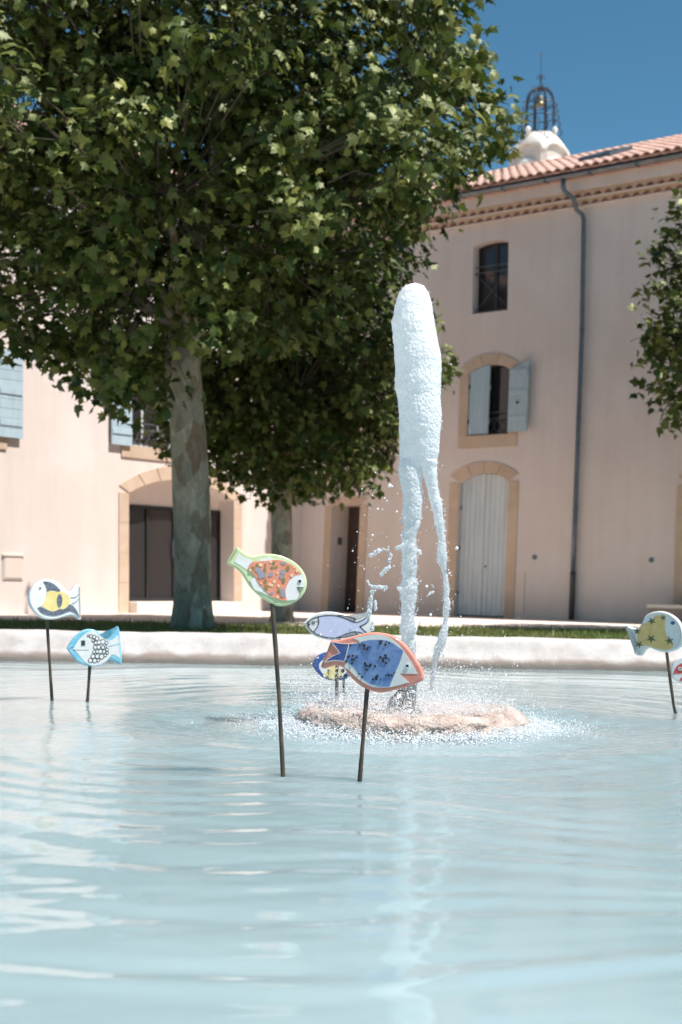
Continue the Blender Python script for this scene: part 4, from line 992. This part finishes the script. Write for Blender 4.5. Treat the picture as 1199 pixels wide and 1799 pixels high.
t2 = bpy.data.textures.new('bubbles', 'VORONOI'); t2.noise_scale = .018; t2.noise_intensity = 1.2
for tx, st_ in ((t1, .014), (t2, -.0034)):
    md = jet.modifiers.new('Displace', 'DISPLACE'); md.texture = tx; md.strength = st_; md.mid_level = .5; md.texture_coords = 'LOCAL'
tag(jet, 'tall white foaming jet of water rising from the fountain rock', 'water jet')

# icosphere template for drops
import bmesh
bm = bmesh.new(); bmesh.ops.create_icosphere(bm, subdivisions=1, radius=1); IV = np.array([v.co[:] for v in bm.verts]); IF = np.array([[v.index for v in f.verts] for f in bm.faces]); bm.free()
OV = np.array([(1, 0, 0), (-1, 0, 0), (0, 1, 0), (0, -1, 0), (0, 0, 1), (0, 0, -1)], float); OF = np.array([(0, 2, 4), (2, 1, 4), (1, 3, 4), (3, 0, 4), (2, 0, 5), (1, 2, 5), (3, 1, 5), (0, 3, 5)])
def drops(name, P, Rr, stretch=None, m='drop', IV=IV, IF=IF):
    n = len(P); st = np.ones((n, 3)) if stretch is None else stretch
    V = P[:, None] + IV[None] * (Rr[:, None] * st)[:, None, :]; F = (IF[None] + (np.arange(n) * len(IV))[:, None, None]).reshape(-1, 3)
    me = bpy.data.meshes.new(name); me.from_pydata(V.reshape(-1, 3).tolist(), [], F.tolist())
    return link(name, me, M[m], None, True)
r = np.random.default_rng(9)
# spray over and around the rock
n = 6000
a = r.uniform(0, 2 * np.pi, n); rr = np.abs(r.normal(.5, .24, n)); hgt = np.abs(r.exponential(.075, n)) * np.exp(-((rr - .35) / .55) ** 2) * 1.35
P = np.c_[RC.x - .05 + rr * np.cos(a) * 1.05, RC.y + rr * .95 * np.sin(a), .02 + hgt + .09 * (rr < .62)]
Rr = r.lognormal(math.log(.0023), .45, n)
P2 = np.c_[r.normal(.33, .36, 420), r.normal(8.05, .25, 420), np.abs(r.normal(.1, .25, 420)) + .1]; R2 = r.lognormal(math.log(.0020), .4, 420)
up_ = 170; P3 = np.array([at(px, py, 8.05 + d) for px, py, d in zip(r.normal(662, 40, up_), r.uniform(850, 1200, up_), r.normal(0, .25, up_))]); R3 = r.lognormal(math.log(.0024), .45, up_)
big = [(685, 853, 7), (700, 800, 3), (664, 894, 4), (655, 940, 4), (738, 968, 5), (757, 1080, 5), (790, 1007, 4), (750, 1030, 5), (640, 1000, 3), (790, 1060, 4), (770, 780, 3), (676, 875, 3), (655, 870, 3), (660, 830, 3), (803, 963, 6), (738, 1093, 6), (620, 968, 3), (793, 640, 2.5)]
P4 = np.array([at(x, y, 8.0) for x, y, _ in big]); R4 = np.array([q * 8 / FPX * .55 for *_, q in big])
nf = 42000; a = r.uniform(0, 2 * np.pi, nf); rr = np.abs(r.normal(.5, .22, nf)); hgt = r.exponential(.05, nf) * np.exp(-((rr - .4) / .4) ** 2) * (1 + .5 * np.sin(a * 5 + 1) * np.sin(a * 2))
Pf = np.c_[RC.x - .06 + rr * np.cos(a) * 1.05, RC.y + rr * .95 * np.sin(a), .01 + hgt + .09 * (rr < .6)]
tag(drops('spray_mist', Pf, r.lognormal(math.log(.0013), .35, nf), None, 'drop', OV, OF), 'soft white spray mist hanging low over the fountain rock', 'spray', kind='stuff')
Pj = []
for lst, m_ in ((colm, 120), (main, 650), (strand, 600)):
    for _ in range(m_):
        q = r.uniform(0, len(lst) - 1.001); i_ = int(q); w_ = q - i_; y_, a_, b_ = [lst[i_][c_] * (1 - w_) + lst[i_ + 1][c_] * w_ for c_ in range(3)]
        th_ = r.uniform(0, 2 * math.pi); c_ = at((a_ + b_) / 2, y_, 8.05); ra = (b_ - a_) / 2 * 8.05 / FPX + .004 + r.exponential(.007 if lst is not colm else .0035)
        Pj.append((c_.x + ra * math.cos(th_), c_.y + ra * math.sin(th_), c_.z))
Pj = np.array(Pj); Rj = r.lognormal(math.log(.0021), .45, len(Pj))
P = np.r_[P, Pj]; Rr = np.r_[Rr, Rj]
tag(drops('water_drops', np.r_[P, P2, P3, P4], np.r_[Rr, R2, R3, R4]), 'fine bright spray of flying water drops around the jet', 'spray', kind='stuff')
# froth floating round the rock
n = 13000
a = r.uniform(0, 2 * np.pi, n); rr = .66 + np.abs(r.normal(0, .12, n)) * (1 + .5 * np.sin(a * 3 + 1)) ; lim = .5 + .5 * np.sin(a * 7) * np.sin(a * 3 + 2)
P = np.c_[RC.x + rr * np.cos(a) * 1.03, RC.y + rr * .97 * np.sin(a), r.normal(.004, .012, n) + .045 * np.exp(-((rr - .66) / .10) ** 2) * r.random(n)]
Rr = r.lognormal(math.log(.0034), .4, n)
k = r.random(n) < np.clip(1.25 - (rr - .66) * 2.2 * (1.3 - .5 * lim), .05, 1)
tag(drops('froth', P[k], Rr[k], np.c_[np.ones(k.sum()), np.ones(k.sum()), np.full(k.sum(), .7)], 'froth'), 'white froth boiling on the water around the fountain rock', 'froth', kind='stuff')
# loose ropes of water torn off the jet
lm = MB()
for c in ((235, 430, 300, 390, 40), (320, 383, 375, 388, 20), (388, 425, 380, 480, 32), (315, 580, 380, 520, 38), (200, 632, 232, 672, 22), (240, 678, 355, 684, 32), (245, 715, 228, 800, 36), (228, 800, 222, 880, 42), (270, 795, 272, 855, 28), (248, 965, 244, 1010, 40), (678, 752, 695, 740, 20), (708, 728, 722, 718, 26), (718, 668, 728, 686, 16), (228, 880, 205, 925, 30)):
    caps(lm, *c, 7.95, bumpy=.16, seg=9)
lo = lm.build('torn_water', M['clear'], None, True, loc=at(650, 1000, 7.95))
md = lo.modifiers.new('Subsurf', 'SUBSURF'); md.levels = 2; md.render_levels = 2
md = lo.modifiers.new('Displace', 'DISPLACE'); md.texture = t2; md.strength = -.01; md.mid_level = .5
tag(lo, 'twisted blobs of clear water flying left of the jet', 'spray', kind='stuff')

# ------------------------------------------------------------------ ceramic fish on rods
def smooth(pts, sub=6, closed=True, corner=55):
    n = len(pts); P = [Vector(p) for p in pts]; T = []
    for i in range(n):
        a, b, c = P[i - 1], P[i], P[(i + 1) % n]
        if not closed and i in (0, n - 1): T.append(((c - b) if i == 0 else (b - a)) * .5); continue
        d1, d2 = (b - a), (c - b); ang_ = math.degrees(d1.angle(d2, 0))
        T.append(Vector((0, 0)) if ang_ > corner else (c - a) * .5)
    out = []
    for i in range(n if closed else n - 1):
        p, q = P[i], P[(i + 1) % n]; m0, m1 = T[i], T[(i + 1) % n]; L = (q - p).length
        for m_ in (m0, m1): pass
        m0 = m0 * min(1, L / max(m0.length, 1e-6)); m1 = m1 * min(1, L / max(m1.length, 1e-6))
        for k in range(sub):
            t = k / sub; out.append(p * (2 * t ** 3 - 3 * t * t + 1) + m0 * (t ** 3 - 2 * t * t + t) + q * (-2 * t ** 3 + 3 * t * t) + m1 * (t ** 3 - t * t))
    if not closed: out.append(P[-1])
    return out
def fish(label, cr, Y, yaw, thick, outline, base, patches, lines=(), dots=(), rects=(), stars=(), rod=(), rodr=.0085, name='ceramic_fish', inset=.005):
    ox, oy, s = cr; yaw = R(yaw)
    pxs = [(ox + x / s, oy + y / s) for x, y in outline]; cx = sum(p[0] for p in pxs) / len(pxs); cy = sum(p[1] for p in pxs) / len(pxs)
    c = at(cx, cy, Y); e1 = Vector((math.cos(yaw), math.sin(yaw), 0)); nn = Vector((math.sin(yaw), -math.cos(yaw), 0)); ez = Vector((0, 0, 1)); k = Y / FPX
    def loc2(x, y): return Vector(((ox + x / s - cx) * k / math.cos(yaw), -(oy + y / s - cy) * k))
    def w3(v, d): return c + e1 * v[0] + ez * v[1] + nn * d
    rp = [at(x, y, Y) for x, y in rod]
    base_p = rp[0].copy(); low = rp[0] + (rp[0] - rp[1]).normalized() * ((rp[0].z + .5) / max(.05, (rp[1] - rp[0]).normalized().z))
    t = thing(name, (low.x, low.y, -.5), label, 'fish sculpture', 'ceramic fish on rods in the pool')
    MB().tube([low] + rp, [rodr * (1 + .12 * math.sin(i * 2.3)) for i in range(len(rp) + 1)], 10).build('rod', M['pole'], t, True)
    ol = smooth([loc2(*p) for p in outline], 5); n = len(ol)
    area = sum(ol[i].x * ol[(i + 1) % n].y - ol[(i + 1) % n].x * ol[i].y for i in range(n))
    if area < 0: ol.reverse()
    nv = []
    for i in range(n):
        d = (ol[(i + 1) % n] - ol[i - 1]); nv.append(Vector((d.y, -d.x)).normalized())
    rings = []
    for (ins, d) in ((inset * 1.9, -.5), (inset * .5, -.5 + .07), (0, -.5 + .2), (0, .5 - .2), (inset * .45, .5 - .06), (inset * 1.0, .5 - .012), (inset * 1.9, .5)):
        rings.append([w3(ol[i] - nv[i] * ins, d * thick) for i in range(n)])
    b = MB().loft(rings).build('body', G[base], t, True)
    for pl in list(b.data.polygons)[-2:]: pl.use_smooth = False
    md = b.modifiers.new('es', 'EDGE_SPLIT'); md.split_angle = R(35)
    lift = [0]
    def slab(nm, pts, m, z):
        q = len(pts); ar = sum(pts[i].x * pts[(i + 1) % q].y - pts[(i + 1) % q].x * pts[i].y for i in range(q))
        if ar < 0: pts = pts[::-1]
        MB().loft([[w3(p, thick / 2 - .002) for p in pts], [w3(p, thick / 2 + z) for p in pts]]).build(nm, G[m], t)
    for i, (nm, m, pts) in enumerate(patches):
        slab(nm, smooth([loc2(*p) for p in pts], 5), m, .0012 + .0007 * i)
    z = .0016 + .0007 * len(patches)
    for (m, w, pts) in lines:
        q = smooth([loc2(*p) for p in pts], 4, False); l_, r_ = [], []
        ww = w / s * k / 2
        for i in range(len(q)):
            d = (q[min(i + 1, len(q) - 1)] - q[max(i - 1, 0)]).normalized(); nr_ = Vector((-d.y, d.x)); l_.append(q[i] + nr_ * ww); r_.append(q[i] - nr_ * ww)
        mb = MB(); vs = []
        for i in range(len(q)): vs += [w3(l_[i], thick / 2), w3(l_[i], thick / 2 + z), w3(r_[i], thick / 2 + z), w3(r_[i], thick / 2)]
        fs = []
        for i in range(len(q) - 1):
            a = 4 * i; fs += [(a, a + 4, a + 5, a + 1), (a + 1, a + 5, a + 6, a + 2), (a + 2, a + 6, a + 7, a + 3)]
        mb.add(vs, fs).build('painted_line', G[m], t)
    for j, dt in enumerate(dots):
        m, x, y, rx = dt[:4]; ry = dt[4] if len(dt) > 4 else rx; nm = dt[5] if len(dt) > 5 else 'spot'
        zz = z + .0005 + (dt[6] if len(dt) > 6 else 0) + .00007 * (j % 7)
        slab(nm, [loc2(x + rx * math.cos(a), y + ry * math.sin(a)) for a in [2 * math.pi * i / 14 for i in range(14)]], m, zz)
    for (m, x, y, rx, ry, nm) in rects:
        slab(nm, [loc2(x - rx, y - ry), loc2(x + rx, y - ry), loc2(x + rx, y + ry), loc2(x - rx, y + ry)], m, z + .001)
    for (m, x, y, R_, rot) in stars:
        slab('star', [loc2(x + (R_ if i % 2 == 0 else R_ * .36) * math.cos(rot + math.pi * i / 5), y + (R_ if i % 2 == 0 else R_ * .36) * math.sin(rot + math.pi * i / 5)) for i in range(10)], m, z + .001)
    return t

A = (390, 950, 7.494)
fish('lime rimmed ceramic fish with orange spotted body on tall rusty rod', A, 6.0, 9, .034,
     [(70, 300), (100, 235), (150, 150), (195, 85), (240, 120), (310, 175), (400, 200), (520, 178), (640, 172), (760, 190), (880, 235), (980, 300), (1060, 385), (1105, 480), (1115, 570), (1095, 660), (1040, 745), (960, 805), (860, 848), (770, 860), (690, 845), (600, 795), (510, 735), (430, 670), (360, 590), (310, 510), (260, 430), (190, 370), (120, 335)], 'lime',
     [('tail_panel', 'white', [(215, 175), (160, 280), (330, 388), (355, 330), (405, 275), (300, 225)]),
      ('back_fin', 'white', [(480, 272), (500, 240), (560, 235), (610, 210), (660, 235), (750, 250), (620, 265)]),
      ('belly_fin', 'white', [(370, 520), (430, 480), (480, 560), (560, 650), (612, 725), (530, 680), (430, 640)]),
      ('face', 'white', [(1040, 432), (1080, 500), (1084, 560), (1075, 605), (985, 600), (1030, 690), (990, 760), (900, 778), (850, 782), (832, 690), (845, 600), (885, 510), (950, 455)]),
      ('flank', 'orange', [(340, 365), (400, 285), (500, 275), (620, 260), (720, 250), (850, 285), (960, 350), (1042, 432), (950, 460), (885, 515), (845, 605), (836, 690), (855, 782), (760, 775), (650, 730), (560, 650), (480, 560), (430, 465)])],
     lines=[('black', 4, [(985, 600), (1030, 614), (1075, 606)]), ('black', 4, [(985, 602), (1010, 650), (1032, 690), (1000, 755)])],
     dots=[('grey', 462, 380, 34), ('grey', 500, 415, 40), ('grey', 545, 455, 36), ('grey', 500, 470, 30), ('grey', 640, 440, 28), ('grey', 625, 455, 20), ('grey', 795, 408, 34), ('grey', 775, 470, 30), ('grey', 805, 292, 36, 20), ('grey', 790, 655, 34), ('grey', 800, 705, 36), ('grey', 655, 685, 22, 14),
           ('olive', 458, 322, 18, 22), ('olive', 403, 362, 22), ('olive', 560, 390, 20, 40), ('olive', 566, 318, 10, 24), ('olive', 675, 290, 22), ('olive', 655, 352, 24, 16), ('olive', 708, 342, 22, 18), ('olive', 860, 358, 26, 36), ('olive', 808, 515, 22, 38), ('olive', 568, 536, 20, 30), ('olive', 580, 615, 30, 32), ('olive', 745, 655, 22, 26),
           ('cream', 505, 320, 26, 22), ('cream', 635, 276, 16), ('cream', 910, 450, 18, 24), ('cream', 978, 388, 18, 22), ('cream', 685, 535, 22, 24), ('cream', 622, 572, 20), ('cream', 655, 584, 20), ('cream', 740, 590, 18, 20), ('cream', 513, 560, 14), ('cream', 722, 425, 12), ('cream', 730, 738, 22, 18), ('cream', 375, 388, 20, 18), ('cream', 940, 345, 9),
           ('white', 806, 410, 12), ('white', 1017, 525, 28, 28, 'eye_ring'), ('black', 1017, 525, 20, 20, 'eye', .001)],
     rod=[(498, 1369), (491, 1230), (484, 1130), (479, 1064), (477, 1050)], rodr=.0095)
B = (555, 1100, 5.995)
def cluster(x, y, n, sd, r0=11):
    q = random.Random(sd); return [('black', x + q.gauss(0, 21), y + q.gauss(0, 19), r0 + q.uniform(-3, 4)) for _ in range(n)]
bd = cluster(520, 215, 8, 1) + cluster(705, 170, 5, 2) + cluster(388, 332, 7, 3) + cluster(715, 345, 8, 4) + cluster(556, 415, 7, 5) + cluster(650, 550, 7, 6) + cluster(785, 495, 5, 7)
bd += [('navy', 583, 220, 16), ('navy', 447, 322, 15), ('navy', 781, 340, 13), ('black', 634, 417, 12), ('navy', 698, 552, 12), ('black', 502, 537, 12), ('black', 467, 503, 8), ('black', 782, 170, 9), ('black', 742, 302, 14), ('black', 748, 382, 13), ('black', 374, 203, 11), ('black', 330, 375, 11), ('black', 838, 480, 8), ('white', 970, 404, 24, 24, 'eye_ring')]
fish('coral rimmed ceramic fish with blue black dotted body on short rod', B, 5.92, -11, .040,
     [(60, 440), (80, 380), (115, 300), (165, 158), (250, 150), (330, 130), (420, 105), (520, 75), (640, 64), (760, 80), (850, 115), (930, 175), (1010, 265), (1080, 370), (1125, 450), (1138, 520), (1125, 555), (1040, 600), (940, 635), (830, 665), (700, 695), (600, 680), (500, 640), (420, 580), (360, 520), (310, 455), (250, 425), (180, 430), (100, 460)], 'coral',
     [('white_panel', 'white', [(400, 130), (540, 98), (650, 84), (760, 105), (850, 160), (930, 250), (1010, 365), (1078, 485), (890, 488), (990, 577), (800, 632), (700, 642), (600, 632), (520, 595), (440, 540), (370, 475), (305, 430), (330, 395), (400, 300), (450, 190), (470, 158)]),
      ('flank', 'blue', [(358, 195), (430, 185), (520, 155), (620, 140), (740, 145), (830, 180), (925, 250), (895, 360), (850, 470), (790, 625), (700, 630), (600, 608), (530, 566), (470, 508), (410, 435), (350, 390), (318, 372)]),
      ('tail', 'navy', [(172, 175), (260, 190), (352, 192), (314, 372), (210, 372), (100, 388), (170, 330), (262, 288), (215, 225)])],
     lines=[('white', 9, [(358, 193), (338, 285), (316, 374)]), ('white', 7, [(172, 175), (215, 225), (264, 288)]), ('white', 7, [(264, 288), (180, 328), (100, 388)]), ('white', 6, [(100, 390), (210, 368), (310, 376)]), ('white', 6, [(172, 172), (260, 186), (360, 190), (440, 180)])],
     dots=bd, rects=[('black', 970, 404, 14, 12, 'eye')], rod=[(632, 1376), (638, 1300), (645, 1216), (647, 1195)], rodr=.0095)
Cc = (530, 1065, 8.881)
fish('white ceramic fish with lavender body and black outlines behind coral fish', Cc, 9.5, 4, .04,
     [(40, 265), (100, 200), (180, 140), (290, 100), (420, 88), (560, 100), (700, 140), (800, 170), (870, 190), (950, 150), (1010, 90), (1060, 70), (1085, 150), (1090, 280), (1080, 400), (1000, 440), (940, 430), (880, 440), (760, 480), (620, 505), (480, 530), (340, 510), (230, 480), (150, 430), (80, 350)], 'white',
     [('flank', 'lav', [(265, 170), (400, 145), (540, 155), (680, 190), (800, 240), (880, 240), (960, 205), (1010, 165), (1045, 190), (990, 270), (905, 310), (990, 385), (1010, 410), (900, 400), (830, 390), (700, 430), (540, 490), (430, 495), (300, 465), (200, 410), (245, 330), (268, 250)])],
     lines=[('black', 14, [(82, 265), (180, 195), (270, 165), (400, 145), (540, 150), (680, 190), (800, 240), (880, 242), (960, 205), (1015, 160)]), ('black', 16, [(1050, 180), (1030, 230), (985, 272), (905, 310)]), ('black', 16, [(905, 310), (985, 385), (1020, 412)]),
            ('black', 14, [(90, 302), (170, 400), (300, 465), (430, 495), (550, 490), (700, 430), (820, 395), (900, 402), (950, 425)]), ('black', 14, [(255, 170), (268, 250), (245, 330), (190, 402)]), ('black', 14, [(82, 265), (132, 294), (90, 302)]),
            ('black', 12, [(540, 148), (640, 140), (850, 195), (800, 236)]), ('grey', 26, [(640, 158), (720, 185), (800, 208)]), ('black', 12, [(548, 492), (700, 480), (880, 437), (820, 396)]), ('grey', 24, [(620, 474), (720, 450), (820, 420)])],
     dots=[('black', 187, 258, 26, 26, 'eye_ring'), ('white', 187, 258, 16, 16, 'eye', .0012), ('black', 187, 258, 8, 8, 'pupil', .002)], rod=[(592, 1240), (592, 1180), (596, 1122), (597, 1110)], rodr=.0125)
fish('low blue edged ceramic fish with yellow patch half hidden by coral fish', Cc, 10.3, 8, .04,
     [(170, 920), (200, 840), (270, 760), (380, 718), (480, 705), (600, 730), (700, 800), (770, 880), (900, 830), (930, 980), (900, 1110), (780, 1040), (745, 1100), (640, 1145), (480, 1155), (380, 1135), (290, 1080), (210, 990)], 'navy',
     [('white_panel', 'white', [(270, 910), (310, 850), (400, 800), (520, 790), (640, 850), (700, 930), (690, 1060), (600, 1110), (480, 1125), (390, 1105), (320, 1040), (280, 980)]), ('flank', 'yellow', [(350, 1060), (400, 980), (440, 900), (540, 880), (600, 960), (620, 1100), (500, 1135), (420, 1120)])],
     lines=[('olive', 30, [(415, 980), (418, 1060), (405, 1125)])], dots=[('black', 640, 1000, 30), ('black', 690, 1070, 34, 28), ('green', 615, 1100, 24)], rod=[(605, 1214), (604, 1196), (604, 1190)], rodr=.01)
D = (40, 1005, 10.9)
fish('white ceramic fish with yellow belly and speckled slate bands on tall rod', D, 9.45, 30, .052,
     [(165, 480), (190, 370), (250, 260), (340, 180), (450, 140), (560, 150), (670, 210), (760, 300), (820, 380), (880, 370), (930, 290), (970, 245), (1045, 250), (1030, 350), (1050, 450), (1070, 600), (1060, 760), (1050, 915), (980, 860), (900, 830), (800, 850), (680, 890), (560, 910), (450, 900), (340, 840), (250, 740), (190, 630)], 'white',
     [('back_band', 'slate', [(395, 185), (500, 190), (600, 245), (700, 352), (670, 385), (560, 352), (460, 385), (452, 300)]), ('flank', 'yellow', [(460, 380), (560, 360), (660, 385), (690, 362), (780, 400), (850, 470), (860, 560), (820, 660), (740, 715), (690, 700), (600, 748), (500, 730), (420, 680), (380, 630), (430, 560), (455, 470)]),
      ('belly_band', 'slate', [(310, 690), (360, 655), (440, 712), (560, 762), (680, 716), (780, 702), (850, 615), (910, 640), (980, 730), (1035, 865), (960, 790), (870, 748), (760, 790), (680, 820), (580, 838), (450, 812), (370, 770)])],
     dots=[('slate', 683, 545, 46, 128), ('teal', 350, 310, 15, 15, 'eye')], lines=[('grey', 7, [(880, 480), (960, 470), (1020, 400)]), ('grey', 7, [(900, 600), (970, 560), (1020, 490)])], rod=[(92, 1234), (88, 1170), (83, 1093), (82, 1078)], rodr=.0105)
E = (110, 1090, 10.9)
sc = [(545, 300, 28), (600, 310, 30), (655, 345, 34), (585, 380, 24), (632, 425, 32), (693, 415, 38), (762, 405, 42), (828, 425, 28), (622, 510, 34), (686, 508, 36), (765, 515, 32), (815, 500, 22), (605, 600, 26), (660, 592, 28), (718, 590, 38), (785, 592, 32), (838, 555, 26), (845, 615, 24), (585, 683, 38), (663, 683, 38), (742, 688, 42), (808, 665, 26), (540, 762, 38), (618, 765, 38), (682, 760, 26), (495, 290, 18), (630, 640, 18)]
ed = []
for (x, y, q) in sc: ed += [('black', x, y, q + 5, q * 1.12 + 5, 'scale_ring'), ('white', x, y, q - 7, q * 1.12 - 7, 'scale', .0012)]
fish('sky blue edged white ceramic fish with black ringed scales', E, 9.45, 17, .046,
     [(115, 540), (160, 450), (230, 340), (320, 240), (430, 180), (520, 165), (620, 185), (700, 240), (760, 310), (840, 320), (900, 250), (970, 160), (1030, 105), (1055, 150), (1075, 280), (1090, 450), (1110, 650), (1115, 800), (1095, 840), (1020, 800), (940, 740), (900, 710), (830, 790), (740, 850), (640, 880), (560, 880), (470, 860), (370, 820), (270, 750), (190, 650)], 'sky',
     [('white_panel', 'white', [(225, 540), (330, 365), (440, 255), (530, 200), (620, 215), (700, 285), (780, 340), (850, 388), (950, 355), (1035, 270), (1056, 420), (1066, 550), (1080, 725), (1000, 668), (920, 645), (880, 720), (800, 795), (700, 845), (600, 862), (500, 832), (420, 765), (320, 640)])],
     lines=[('sky', 14, [(870, 490), (960, 470), (1070, 435)]), ('grey', 8, [(230, 555), (360, 565), (510, 560)])], dots=ed, rects=[('teal', 405, 430, 34, 50, 'eye')], rod=[(154, 1234), (156, 1205), (158, 1173), (159, 1160)], rodr=.0105)
F_ = (1095, 1060, 11.53)
fish('pale grey ceramic fish with straw yellow body and green stars', F_, 9.25, -30, .052,
     [(130, 460), (230, 500), (330, 510), (400, 450), (430, 390), (470, 280), (550, 205), (650, 165), (760, 155), (870, 180), (970, 235), (1060, 320), (1120, 420), (1150, 520), (1165, 640), (1160, 760), (1120, 850), (1040, 920), (940, 965), (830, 980), (700, 955), (600, 910), (550, 905), (490, 950), (450, 1010), (415, 1070), (340, 1060), (280, 1010), (320, 880), (310, 770), (270, 660), (200, 560), (140, 510)], 'white',
     [('flank', 'straw', [(300, 545), (370, 555), (400, 462), (560, 370), (680, 250), (830, 225), (840, 320), (850, 560), (900, 680), (1000, 800), (980, 890), (850, 930), (700, 908), (560, 868), (430, 868), (345, 880), (350, 750), (338, 650)])],
     lines=[('grey', 5, [(1010, 880), (1080, 800), (1115, 680), (1115, 540), (1080, 420), (1000, 320), (880, 230)])],
     dots=[('navy', 980, 385, 38, 38, 'eye')], stars=[('green', 605, 360, 82, .5), ('green', 808, 285, 66, 1.9), ('green', 345, 572, 78, .9), ('green', 600, 720, 98, .3), ('green', 925, 745, 88, .75), ('green', 385, 845, 82, 1.5)], rod=[(1188, 1256), (1184, 1240), (1178, 1195), (1172, 1148), (1170, 1135)], rodr=.0105)
fish('white ceramic fish with red head patches at the pool edge', F_, 9.9, -8, .045,
     [(985, 1350), (1010, 1240), (1060, 1160), (1130, 1110), (1210, 1082), (1320, 1075), (1450, 1120), (1550, 1210), (1640, 1300), (1780, 1200), (1810, 1400), (1790, 1600), (1650, 1480), (1540, 1570), (1400, 1620), (1250, 1620), (1120, 1590), (1030, 1540), (990, 1460)], 'white',
     [('head_patch', 'red', [(1015, 1442), (1060, 1320), (1130, 1240), (1250, 1190), (1300, 1400), (1199, 1418)]), ('jaw_patch', 'red', [(1140, 1562), (1199, 1488), (1300, 1440), (1300, 1590)])],
     dots=[('white', 1155, 1325, 38, 38, 'eye_ring'), ('black', 1157, 1322, 16, 16, 'eye', .001)], rod=[(1213, 1236), (1211, 1215), (1209, 1199), (1208, 1190)], rodr=.0105)
